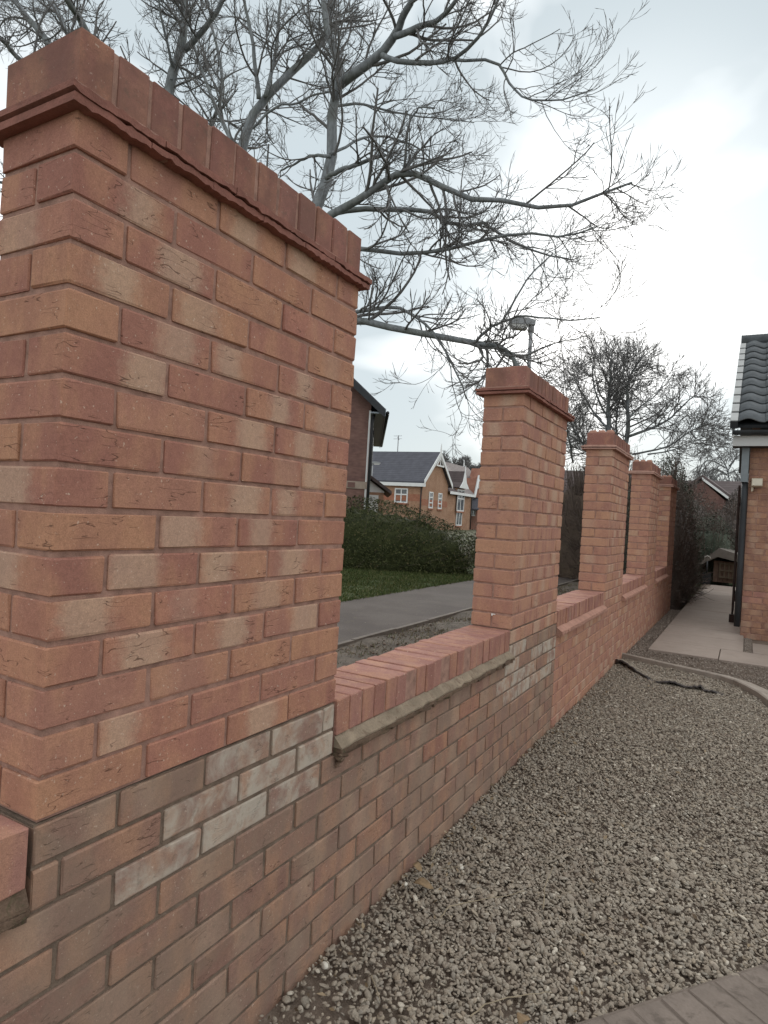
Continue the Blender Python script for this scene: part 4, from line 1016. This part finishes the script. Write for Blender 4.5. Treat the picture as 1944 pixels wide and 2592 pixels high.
M['dusk'] = leaf_mat('dark_shrub_leaf', [(0, (0.055, 0.048, 0.042)), (0.5, (0.10, 0.085, 0.072)), (0.8, (0.145, 0.108, 0.095)), (1, (0.21, 0.17, 0.145))], 0.7)
M['conif'] = leaf_mat('conifer_spray', [(0, (0.03, 0.04, 0.026)), (0.5, (0.06, 0.072, 0.05)), (1, (0.11, 0.115, 0.085))], 0.8)
M['twig_br'] = plain('brown_twig', (0.125, 0.095, 0.08), 0.9, 0.3, 8, 0.1, 0.001, wp=True)
M['twig_gr'] = plain('grey_green_twig', (0.16, 0.135, 0.095), 0.9, 0.3, 8, 0.1, 0.001, wp=True)
hed = bush('hedge', (-7.5, 12.7, 0), (3.7, 1.6, 1.60), 44000, 0.058, M['laurel'], 'broad green laurel hedge seen through the gap between first and second piers', 'hedge', rz=R(14), twigs=520, tl=0.28, tw_mat=M['twig_gr'], twr=0.004, squash=2.05, lump=0.07)
bush('hedge', (-9.6, 12.3, 0), (1.6, 1.2, 1.75), 6000, 0.06, M['laurel'], 'twiggy taller shrub at the left end of the laurel hedge', 'hedge', rz=R(20), twigs=900, tl=0.7, tw_mat=M['twig_gr'], twr=0.005)
bush('hedge', (-3.3, 18.6, 0), (3.2, 0.9, 1.42), 11000, 0.07, M['beech'], 'dull brown hedge seen between second and third piers', 'hedge', rz=R(0), twigs=500, tw_mat=M['twig_br'], twr=0.006, squash=5, lump=0.05)
bush('shrub', (-0.30, 12.3, 0), (0.50, 1.6, 2.0), 8000, 0.045, M['dusk'], 'dense dark twiggy shrub beside the farthest pier', 'shrub', twigs=900, tl=0.6, tw_mat=M['twig_br'], twr=0.005, squash=4)
bush('shrub', (-0.62, 14.4, 0), (0.78, 1.7, 2.6), 15000, 0.055, M['conif'], 'tall dark green shrub rising behind the last two piers', 'shrub', twigs=700, tl=0.6, tw_mat=M['twig_br'], twr=0.006)
bush('shrub', (-2.0, 15.6, 0), (1.5, 1.2, 3.0), 7000, 0.05, M['beech'], 'reddish brown twiggy shrub showing above the fourth pier', 'shrub', twigs=1200, tl=0.9, tw_mat=M['twig_br'], twr=0.006)
bush('shrub', (0.1, 18.6, 0), (0.7, 0.8, 1.55), 8000, 0.05, M['conif'], 'clipped low evergreen shrub at the far end of the path', 'shrub', twigs=200, tw_mat=M['twig_br'], twr=0.005, squash=5)
bush('shrub', (0.75, 20.5, 0), (1.2, 1.0, 2.15), 9000, 0.06, M['dusk'], 'tangled dark shrub behind the small wooden kennel', 'shrub', twigs=700, tl=0.7, tw_mat=M['twig_br'], twr=0.006)
bush('shrub', (-1.4, 23.5, 0), (1.9, 1.5, 3.0), 9000, 0.08, M['dusk'], 'dark bush mass before the far brick house with white roof edge', 'shrub', twigs=900, tl=0.9, tw_mat=M['twig_br'], twr=0.008)
# tall round-topped conifer near the gate
c_ = at(1866, 1330, 30)
bush('conifer', (c_[0], c_[1], 0), (0.95, 0.95, 3.4), 12000, 0.09, leaf_mat('grey_brown_conifer', [(0, (0.05, 0.042, 0.035)), (0.5, (0.085, 0.07, 0.06)), (1, (0.13, 0.11, 0.095))], 0.8), 'tall grey brown columnar conifer seen beside the open gate', 'conifer', twigs=200, tl=0.4, squash=2.0, lump=0.05)

# ================================================================== OTHER HOUSES
def wall_mat(name, c1, c2, scale=1.0):
    m = NT(name); p = m.objco()
    a = m.noise(p, 1.2, 4, 0.6); b = m.noise(m.vmath('MULTIPLY', p, (4.4, 4.4, 13.3)), 1.0, 2, 0.5)
    c = m.mix(m.smooth(a, 0.3, 0.7), c1, c2); c = m.mix(0.7, c, m.ramp(b, [(0.3, 0.75), (0.7, 1.25)]), 'MULTIPLY')
    return m.done(c, 0.92, m.bump(b, 0.3, 0.004))
def roof_mat(name, c1):
    m = NT(name); p = m.objco(); a = m.noise(p, 2.0, 4, 0.6); w = m.n('ShaderNodeTexWave', wave_type='BANDS', bands_direction='Z'); w.inputs['Scale'].default_value = 1.6; w.inputs['Distortion'].default_value = 0.3; m.l(p, w.inputs[0])
    c = m.mix(0.8, c1, m.ramp(a, [(0.3, 0.8), (0.7, 1.2)]), 'MULTIPLY')
    c = m.mix(0.35, c, m.ramp(w.outputs[1], [(0.0, 0.7), (0.25, 1.1)]), 'MULTIPLY')
    return m.done(c, 0.75, m.bump(w.outputs[1], 0.4, 0.02))
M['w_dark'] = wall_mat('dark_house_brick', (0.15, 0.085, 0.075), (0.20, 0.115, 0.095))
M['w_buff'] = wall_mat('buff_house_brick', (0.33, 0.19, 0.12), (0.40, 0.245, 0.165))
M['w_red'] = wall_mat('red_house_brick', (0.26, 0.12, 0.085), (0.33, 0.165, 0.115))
M['w_band'] = wall_mat('red_band_brick', (0.32, 0.135, 0.085), (0.36, 0.17, 0.11))
M['r_slate'] = roof_mat('slate_roof', (0.085, 0.085, 0.10)); M['r_brown'] = roof_mat('brown_roof', (0.105, 0.082, 0.08))
M['wht'] = plain('white_joinery', (0.74, 0.74, 0.73), 0.5, 0.05, 3, 0.05, 0.001)
def glass_mat():
    m = NT('window_glass'); p = m.pos(); a = m.noise(p, 1.5, 3)
    return m.done(m.mix(m.smooth(a, 0.3, 0.7), (0.05, 0.055, 0.065), (0.13, 0.14, 0.15)), 0.12, None, 0.6)
M['glass'] = glass_mat(); M['dkpipe'] = plain('black_pipe', (0.025, 0.025, 0.027), 0.5, 0.1)
def window(parent, x, z, w, h, y=0.0, bars=(1, 1), sill=True, sash=False):
    """window in local frame: wall plane at y, outside is -y"""
    g = MB(); g.box(x, x+w, y-0.01, y+0.05, z, z+h); wn_ = g.build('window', M['glass'], parent)
    f = MB(); t = 0.10
    f.box(x-0.02, x+t, y-0.07, y-0.012, z-0.02, z+h+0.02); f.box(x+w-t, x+w+0.02, y-0.07, y-0.012, z-0.02, z+h+0.02)
    f.box(x+t, x+w-t, y-0.068, y-0.012, z+h-t, z+h+0.02); f.box(x+t, x+w-t, y-0.068, y-0.012, z-0.02, z+t)
    for i in range(bars[0]): xx = x+w*(i+1)/(bars[0]+1); f.box(xx-0.05, xx+0.05, y-0.06, y-0.012, z+t, z+h-t)
    for i in range(bars[1]): zz = z+h*(0.58 if bars[1] == 1 else (i+1)/(bars[1]+1)); f.box(x+t, x+w-t, y-0.064, y-0.012, zz-0.06, zz+0.06)
    f.build('frame', M['wht'], wn_)
    if sill: s = MB(); s.box(x-0.12, x+w+0.12, y-0.12, y-0.011, z-0.17, z-0.022); s.build('sill', M['w_band'], wn_)
    return wn_
def frame_from(p0, dirv):        # empty with local x along dirv (horizontal), z up, at p0
    return math.atan2(dirv[1], dirv[0])
# --- house A: near gable house at the left of the gap, its right wall runs away from us
cA = at(924, 1300, 22.0); cA[2] = G
vdir = (at(927, 1300, 32)-at(924, 1300, 22.0)); vdir[2] = 0; vdir /= np.linalg.norm(vdir)      # receding
xdir = np.array([vdir[1], -vdir[0], 0])                                                     # to the right of the gable
hA = empty('brick_house', tuple(cA), math.atan2(xdir[1], xdir[0])); tag(hA, 'dark brick gabled house close behind the hedge, next to the first pier', 'house')
W_, Ln, ez = 8.0, 10.4, 5.05
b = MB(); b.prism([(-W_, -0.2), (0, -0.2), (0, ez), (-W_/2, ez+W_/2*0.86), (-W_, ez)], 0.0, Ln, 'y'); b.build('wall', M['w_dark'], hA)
ov = 0.48; k = 0.86
b = MB(); pr = [(ov, ez-ov*k), (-W_/2, ez+W_/2*k), (-W_/2, ez+W_/2*k+0.16), (ov, ez-ov*k+0.16)]; b.prism(pr[::-1], -0.35, Ln+0.25, 'y')
pr = [(-W_-ov, ez-ov*k), (-W_-ov, ez-ov*k+0.16), (-W_/2, ez+W_/2*k+0.155), (-W_/2, ez+W_/2*k-0.005)]; b.prism(pr[::-1], -0.35, Ln+0.25, 'y'); ro = b.build('roof', M['r_slate'], hA)
b = MB(); b.prism([(ov+0.01, ez-ov*k-0.16), (ov+0.01, ez-ov*k+0.10), (-W_/2, ez+W_/2*k+0.10), (-W_/2, ez+W_/2*k-0.16)], -0.39, -0.352, 'y'); b.build('bargeboard', M['upvc_d'], ro)
b = MB(); b.box(0.0, ov, -0.34, Ln+0.2, ez-ov*k-0.02, ez-ov*k+0.03); b.box(ov+0.002, ov+0.03, -0.34, Ln+0.2, ez-ov*k-0.08, ez-ov*k+0.16); b.build('eaves', plain('blue_grey_eaves', (0.22, 0.25, 0.28), 0.6, 0.1), ro)
b = MB(); b.tube([(ov+0.09, -0.34, ez-ov*k+0.02), (ov+0.09, Ln+0.2, ez-ov*k+0.02)], 0.06, 8); b.build('gutter', M['dkpipe'], ro, True)
b = MB(); b.box(-W_, 0.0, -0.03, -0.002, 2.05, 2.30); b.build('string_course', plain('pale_band', (0.34, 0.27, 0.22), 0.9, 0.15, 6), hA)
for xx in np.arange(-7.8, -0.2, 0.55): 
    b = MB(); b.box(xx, xx+0.25, -0.055, -0.031, 2.09, 2.26); b.build('band_block', M['w_dark'], hA)
b = MB(); b.tube([(0.12, -0.06, ez-0.35), (0.06, -0.08, ez-0.8), (0.06, -0.08, 0.0)], 0.055, 8); b.build('downpipe', M['dkpipe'], hA, True)
b = MB(); b.box(-0.06, 0.0, -0.012, -0.001, 0, ez-0.3); b.build('corner_trim', M['wht'], hA)
b = MB(); b.tube([(0.10, 3.4, ez-0.5), (0.10, 3.4, 0)], 0.05, 8); b.build('downpipe', M['dkpipe'], hA, True)
# --- garage with white gable beside house A
cG = at(923, 1300, 25.0); cG[2] = G
gA = empty('garage', tuple(cG), math.atan2(xdir[1], xdir[0])); tag(gA, 'low garage with white boarded gable behind the hedge, beside the dark house', 'garage')
b = MB(); b.box(-1.4, 0.70, 0.02, 5, -0.2, 2.05); b.build('wall', M['w_buff'], gA)
b = MB(); b.prism([(-1.5, 2.06), (0.72, 2.06), (0.72, 2.10), (-1.0, 3.30), (-1.5, 3.0)], 0.0, 0.10, 'y'); b.build('gable_board', M['wht'], gA)
b = MB(); b.prism([(1.0, 2.0), (1.0, 2.13), (-1.05, 3.52), (-1.05, 3.38)], -0.22, 5, 'y'); b.prism([(-1.05, 3.375), (-1.05, 3.515), (-3.1, 2.13), (-3.1, 2.0)], -0.22, 5, 'y'); b.build('roof', M['r_brown'], gA)
b = MB(); b.box(-1.3, 0.5, -0.02, 0.015, 0.0, 1.95); b.build('door', M['wht'], gA)
# --- house B/C: brick house with white bargeboards, and its lower wing with gablet windows
p0 = at(1066, 1304, 60.0); p6 = at(1066+62, 1308, 60.0*1.092); fu = p6-p0; fu[2] = 0; fl_ = np.linalg.norm(fu); fu /= fl_     # facade direction, receding right
p0[2] = G; sc6 = 6.4
hB = empty('brick_house', tuple(p0), math.atan2(fu[1], fu[0])); tag(hB, 'orange brick house with grey roof, white gable boards and finial', 'house')
S = 6.4; ezB = 4.05+0.55-G*0; ezB = (1305-1216)/FPX*60+CAM[2]-G; apB = ezB+(1216-1140)/FPX*62
# local: x along facade (receding right), y into the house (away from us, to the left)
LB = 13.5
b = MB(); b.prism([(0, -0.3), (S, -0.3), (S, ezB), (S/2, apB-0.25), (0, ezB)], 0.0, LB, 'y'); b.build('wall', M['w_buff'], hB)
rs = (apB-ezB)/(S/2)
b = MB(); b.prism([(-0.35, ezB-0.35*rs), (-0.35, ezB-0.35*rs+0.16), (S/2, apB+0.10), (S/2, apB-0.06)][::-1], -0.30, LB, 'y'); b.prism([(S/2, apB-0.065), (S/2, apB+0.095), (S+0.35, ezB-0.35*rs+0.16), (S+0.35, ezB-0.35*rs)][::-1], -0.30, LB, 'y'); rB = b.build('roof', M['r_slate'], hB)
b = MB(); b.prism([(-0.42, ezB-0.45*rs), (-0.42, ezB-0.45*rs+0.42), (S/2, apB+0.14), (S/2, apB-0.28)][::-1], -0.37, -0.305, 'y'); b.build('bargeboard', M['wht'], rB)
b = MB(); b.prism([(S/2, apB-0.28), (S/2, apB+0.14), (S+0.42, ezB-0.45*rs+0.42), (S+0.42, ezB-0.45*rs)][::-1], -0.37, -0.305, 'y'); b.build('bargeboard', M['wht'], rB)
b = MB(); b.box(S/2-1.0, S/2+1.0, -0.36, -0.30, apB-1.35, apB-1.20); b.box(S/2-0.06, S/2+0.06, -0.355, -0.30, apB-1.2, apB-0.2)
b.tube([(S/2-0.8, -0.33, apB-1.2), (S/2, -0.33, apB-0.45)], 0.06, 6); b.tube([(S/2+0.8, -0.33, apB-1.2), (S/2, -0.33, apB-0.45)], 0.06, 6); b.build('gable_truss', M['wht'], rB)
b = MB(); b.tube([(S/2, -0.33, apB), (S/2, -0.33, apB+0.4), (S/2, -0.33, apB+0.9)], [0.09, 0.07, 0.03], 6); b.build('finial', M['wht'], rB)
b = MB(); b.box(-0.36, -0.02, -0.30, LB, ezB-0.62, ezB-0.30); b.build('fascia', M['wht'], rB)
b = MB(); b.tube([(-0.06, 0.12, ezB-0.4), (-0.06, 0.12, 0)], 0.06, 7); b.build('downpipe', M['dkpipe'], hB, True)
for x in (1.55, 3.85): window(hB, x, ezB-2.55, 0.95, 1.55, 0.0, (0, 2))
b = MB(); b.box(0.0, S, -0.018, -0.001, ezB-2.35, ezB-1.75)
bb_ = b.build('brick_band', M['w_band'], hB)
# long side wall (faces us): window on local x = 0 plane
sw = empty('side_elevation'); sw.parent = hB; sw.rotation_euler = (0, 0, -H90); sw.location = (0, 0, 0)     # its local x runs along -y of the house
# in this frame the wall spans x from -LB to 0 with outside at -y
window(sw, -2.85, ezB-2.2, 1.35, 1.35, 0.0, (1, 1))
b = MB(); b.box(-LB, 0.0, -0.018, -0.001, ezB-2.0, ezB-1.35); b.build('brick_band', M['w_band'], sw)
# wing C
hC = empty('brick_house', tuple(p0+fu*S), math.atan2(fu[1], fu[0])); tag(hC, 'lower brick wing with a white pointed gablet over its window', 'house')
S2 = 7.6; ezC = 3.95; apC = 7.75
b = MB(); b.box(0.02, S2, 0.12, 7, -0.3, ezC); b.build('wall', M['w_buff'], hC)
b = MB(); b.add([(0.0, -0.25, ezC-0.1), (S2+0.3, -0.25, ezC-0.1), (S2+0.3, 4, apC), (0.0, 4, apC), (0.0, 8, ezC-0.1), (S2+0.3, 8, ezC-0.1)], [(0, 1, 2, 3), (3, 2, 5, 4), (1, 5, 2), (0, 3, 4), (0, 4, 5, 1)]); rC = b.build('roof', M['r_brown'], hC)
b = MB(); b.box(0.0, S2+0.2, -0.30, -0.252, ezC-0.32, ezC-0.04); b.build('fascia', M['wht'], rC)
window(hC, 2.7, ezC-2.0, 2.1, 2.3, -0.02, (1, 1))
g = MB(); g.prism([(2.35, ezC+0.45), (5.15, ezC+0.45), (4.3, ezC+1.1), (3.85, ezC+2.1), (3.75, ezC+2.9), (3.65, ezC+2.1), (3.2, ezC+1.1)], -0.45, -0.36, 'y'); g.build('gablet', M['wht'], rC)
g = MB(); g.prism([(2.45, ezC+0.5), (5.05, ezC+0.5), (4.2, ezC+1.1), (3.75, ezC+2.3), (3.3, ezC+1.1)], -0.35, 2.6, 'y'); g.build('gablet_roof', M['r_brown'], rC)
g = MB(); g.tube([(3.75, -0.2, ezC+2.8), (3.75, -0.2, ezC+3.5)], [0.09, 0.03], 6); g.build('finial', M['wht'], rC)
g = MB(); g.box(2.6, 4.9, 0.0, 1.5, ezC-0.3, ezC+0.45); g.build('dormer_wall', M['w_buff'], hC)
window(hC, 3.0, 0.4, 1.7, 1.6, 0.10, (1, 0))
b = MB(); b.tube([(S2-0.1, 0.0, ezC-0.2), (S2-0.1, 0.0, 0)], 0.06, 6); b.build('downpipe', M['dkpipe'], hC, True)
# house D farther right with an openwork gablet
pD = p0+fu*(S+S2+1.6); 
hD = empty('brick_house', tuple(pD), math.atan2(fu[1], fu[0])); tag(hD, 'far brick house with openwork white gablet, cut off by the second pier', 'house')
b = MB(); b.box(0, 9, 1.2, 8, -0.3, ezC-0.2); b.build('wall', M['w_red'], hD)
b = MB(); b.add([(-0.3, 0.9, ezC-0.3), (9.3, 0.9, ezC-0.3), (9.3, 4.6, apC+0.1), (-0.3, 4.6, apC+0.1), (-0.3, 8.4, ezC-0.3), (9.3, 8.4, ezC-0.3)], [(0, 1, 2, 3), (3, 2, 5, 4), (1, 5, 2), (0, 3, 4), (0, 4, 5, 1)]); rD = b.build('roof', M['r_brown'], hD)
for (xa, wd, hh) in ((0.9, 2.4, 2.6), (5.2, 4.6, 4.2)):
    g = MB(); z0 = ezC-0.2
    g.tube([(xa, 0.6, z0), (xa+wd/2, 0.6, z0+hh)], 0.16, 5); g.tube([(xa+wd, 0.6, z0), (xa+wd/2, 0.6, z0+hh)], 0.16, 5); g.tube([(xa+wd*0.25, 0.6, z0+hh*0.45), (xa+wd*0.75, 0.6, z0+hh*0.45)], 0.08, 5); g.tube([(xa+wd/2, 0.6, z0+hh*0.4), (xa+wd/2, 0.6, z0+hh*0.95)], 0.08, 5)
    g.build('gablet', M['wht'], rD)
    g = MB(); g.prism([(xa+0.2, z0), (xa+wd-0.2, z0), (xa+wd/2, z0+hh-0.3)], 0.75, 3.5, 'y'); g.build('gablet_wall', M['w_red'], rD)
    window(hD, xa+wd/2-0.75, ezC-2.4, 1.5, 2.3, 1.15, (1, 1))
g = MB(); g.prism([(-0.5, 2.2), (3.9, 2.2), (3.9, 2.35), (1.7, 3.6), (-0.5, 2.35)], -2.5, 1.1, 'y'); g.build('porch_roof', M['r_slate'], hD)
g = MB(); g.prism([(-0.6, 2.05), (1.7, 3.45), (1.7, 3.75), (-0.6, 2.35)][::-1], -2.6, -2.51, 'y'); g.build('porch_board', M['wht'], hD)
# chimney-top aerial on house B
g = MB(); q = S-1.6
g.tube([(S/2+1.2, 5, apB-1.5), (S/2+1.2, 5, apB+1.9)], 0.05, 5); g.tube([(S/2+0.2, 4.6, apB+1.6), (S/2+2.2, 5.4, apB+1.6)], 0.035, 4); 
for z in (1.75, 1.45): g.tube([(S/2+0.4, 4.2, apB+z), (S/2+0.5, 5.2, apB+z)], 0.02, 4)
g.build('aerial', plain('aerial_metal', (0.25, 0.25, 0.26), 0.5, 0.1), rB)
# houses beyond the trees on the right: dark roof with white roof edge, and a pink-brown house behind the hedge gap
pE = at(1700, 1330, 46); pE[2] = G
hE = empty('brick_house', tuple(pE), R(-6)); tag(hE, 'far house with brown roof and white sloping roof edge above the path end', 'house')
zt = lambda py, d, px=1800: (1299+0.0582*(px-972)-py)/FPX*d+CAM[2]-G
b = MB(); b.box(-1.0, 9.0, 0, 8, -0.2, 3.2); b.build('wall', M['w_red'], hE)
b = MB(); b.add([(-3.0, -0.4, 3.0), (9.2, -0.4, 3.0), (9.2, 4, zt(1222, 50)), (-3.0, 4, zt(1222, 50)), (9.2, 8.4, 3.0), (-3, 8.4, 3.0)], [(0, 1, 2, 3), (3, 2, 4, 5), (1, 4, 2), (0, 3, 5), (0, 5, 4, 1)]); rE = b.build('roof', M['r_brown'], hE)
a0 = at(1775, 1208, 42); a1 = at(1846, 1262, 42)
hF = empty('brick_house', (a1[0], a1[1], G), R(-4)); tag(hF, 'far brick gable with a white diagonal bargeboard, half hidden by shrubs', 'house')
A0 = a0-np.array([a1[0], a1[1], G]); A1 = a1-np.array([a1[0], a1[1], G])
g = MB(); g.prism([(A0[0]-3.2, -0.2), (A1[0]-0.3, -0.2), (A1[0]-0.3, A1[2]-0.1), (A0[0], A0[2]-0.15), (A0[0]-3.2, A0[2]-2.4)], 0.1, 6, 'y'); g.build('wall', M['w_dark'], hF)
g = MB(); g.prism([(A1[0], A1[2]-0.1), (A1[0], A1[2]+0.08), (A0[0], A0[2]+0.08), (A0[0], A0[2]-0.1)], -0.05, 0.06, 'y'); g.build('bargeboard', M['wht'], hF)
g = MB(); g.prism([(A1[0]+0.1, A1[2]+0.0), (A1[0]+0.1, A1[2]+0.2), (A0[0], A0[2]+0.26), (A0[0], A0[2]+0.06)], 0.065, 6, 'y'); g.prism([(A0[0], A0[2]+0.06), (A0[0], A0[2]+0.25), (A0[0]-3.4, A0[2]-2.2), (A0[0]-3.4, A0[2]-2.4)], 0.065, 6, 'y'); g.build('roof', M['r_brown'], hF)
pH = at(1440, 1330, 40); pH[2] = G
hH = empty('brick_house', tuple(pH), R(20)); tag(hH, 'pinkish brick house behind the brown hedge, seen between second and third piers', 'house')
b = MB(); b.box(-3.5, 5, 0, 7, -0.2, zt(1285, 40, 1440)); b.build('wall', M['w_buff'], hH)
zz = zt(1285, 40, 1440)
b = MB(); b.add([(-3.9, -0.4, zz-0.2), (5.4, -0.4, zz-0.2), (5.4, 3.5, zz+2.6), (-3.9, 3.5, zz+2.6), (5.4, 7.4, zz-0.2), (-3.9, 7.4, zz-0.2)], [(0, 1, 2, 3), (3, 2, 4, 5), (1, 4, 2), (0, 3, 5), (0, 5, 4, 1)]); rH = b.build('roof', M['r_brown'], hH)
b = MB(); b.box(-3.9, 5.4, -0.47, -0.405, zz-0.32, zz-0.12); b.build('fascia', M['wht'], rH)
window(hH, -0.4, zz-1.9, 1.3, 1.3, 0.0, (1, 0))

# ================================================================== STREET LAMPS AND SMALL THINGS
galv = plain('galvanised_steel', (0.30, 0.31, 0.32), 0.55, 0.1, 5, 0.1, 0.001)
def lamp(px, py, d, label, hl_=0.42, sgn=-1):
    top = at(px, py, d); h = top[2]-G
    t = empty('street_lamp', (top[0], top[1], G), math.atan2(RT[1], RT[0])); tag(t, label, 'street lamp', 'street lamps')
    b = MB(); b.tube([(0, 0, -0.05), (0, 0, 1.2)], 0.07, 10); b.tube([(0, 0, 1.2), (0, 0, h-0.02)], 0.038, 10); b.build('post', galv, t, True)
    b = MB(); prof = [(0.06, -0.02), (0.06, 0.07), (-hl_*0.2, 0.105), (-hl_*0.75, 0.10), (-hl_, 0.045), (-hl_*1.0, 0.005), (-hl_*0.92, -0.015)]
    b.prism([(p[0], p[1]+h) for p in prof][::-1], -0.09, 0.09, 'y'); hd = b.build('lamp_head', galv, t)
    b = MB(); b.prism([(p[0], p[1]+h) for p in ((-hl_*0.95, -0.017), (-hl_*0.82, -0.095), (-hl_*0.22, -0.105), (-hl_*0.12, -0.02))], -0.08, 0.08, 'y'); b.build('lamp_bowl', plain('lamp_bowl_plastic', (0.52, 0.52, 0.50), 0.35, 0.05), hd)
    b = MB(); b.tube([(0, 0, h-0.14), (0, 0, h+0.05)], 0.058, 10); b.build('collar', galv, t, True)
lamp(1345, 822, 12.0, 'tall grey street lamp standing right behind the second pier')
lamp(943, 1172, 44.0, 'distant white street lamp in front of the grey roof', 0.55)
for o in [o for o in bpy.data.objects if o.name.startswith('street_lamp')]:
    if 'distant' in o['label']: o.rotation_euler[2] += math.pi

# small wooden kennel with felt roof at the end of the path
kn = empty('kennel', (0.62, 17.6, G), R(-8)); tag(kn, 'small wooden kennel with grey felt roof at the end of the path', 'kennel')
wood = plain('brown_board', (0.15, 0.10, 0.075), 0.9, 0.3, 12, 0.4, 0.004)
for j in range(8):
    b = MB(); b.box(-0.30+j*0.113, -0.30+j*0.113+0.107, 0.0, 0.03, 0.02, 0.55); b.build('board', wood, kn)
b = MB(); b.box(-0.30, 0.60, 0.032, 0.9, 0.02, 0.55); b.build('body', wood, kn)
felt = plain('grey_roof_felt', (0.17, 0.15, 0.13), 0.95, 0.2, 8, 0.5, 0.004)
b = MB(); b.add([(-0.78, -0.12, 0.30), (-0.18, -0.14, 0.88), (0.72, -0.12, 0.62), (0.62, -0.16, 0.50), (0.1, -0.15, 0.60), (-0.2, -0.15, 0.66)] + [(-0.78, 1.0, 0.30), (-0.18, 1.0, 0.88), (0.72, 1.0, 0.62), (0.62, 1.0, 0.50), (0.1, 1.0, 0.60), (-0.2, 1.0, 0.66)],
                [(0, 5, 1), (1, 5, 4), (1, 4, 2), (2, 4, 3), (0, 1, 7, 6), (1, 2, 8, 7), (2, 3, 9, 8), (3, 4, 10, 9), (4, 5, 11, 10), (5, 0, 6, 11), (6, 7, 11), (7, 10, 11), (7, 8, 10), (8, 9, 10)])
b.build('roof', felt, kn)
b = MB(); 
for i in range(4): b.box(-0.16+i*0.10, -0.135+i*0.10, -0.03, -0.004, 0.12, 0.52)
for i in range(3): b.box(-0.16, 0.165, -0.045, -0.031, 0.14+i*0.17, 0.17+i*0.17)
b.build('lattice', plain('pale_lattice', (0.15, 0.12, 0.085), 0.9, 0.2), kn)
# broom handle leaning by the kennel
p0_, p1_ = at(1829, 1374, 18.0), at(1848, 1418, 17.7)
br = MB(); br.tube([p0_, p0_*0.5+p1_*0.5, p1_, p1_+(p1_-p0_)*0.9], 0.016, 7)
tag(br.build('broom_handle', plain('pale_wood', (0.42, 0.36, 0.27), 0.8, 0.15), smooth=True), 'pale wooden broom handle leaning behind the kennel roof', 'broom handle')
# spade with a pale handle standing by the shrubs
sp0 = at(1791, 1408, 15.6)
sp = empty('garden_spade', (sp0[0], sp0[1], G)); tag(sp, 'garden spade with pale curved grip standing at the left of the path end', 'spade')
h = sp0[2]-G
b = MB(); b.tube([(0, 0, 0.25), (0.0, 0, h-0.12)], 0.018, 7); b.build('shaft', M['upvc_d'], sp, True)
b = MB(); b.tube([(-0.07, 0, h-0.1), (-0.055, 0, h-0.02), (0, 0, h+0.01), (0.055, 0, h-0.02), (0.07, 0, h-0.06)], 0.014, 7); b.build('grip', plain('pale_grip', (0.45, 0.42, 0.38), 0.6, 0.1), sp, True)
b = MB(); b.prism([(-0.09, 0.0), (0.09, 0.0), (0.10, 0.28), (-0.10, 0.28)], -0.006, 0.006, 'y'); b.build('blade', M['upvc_d'], sp)
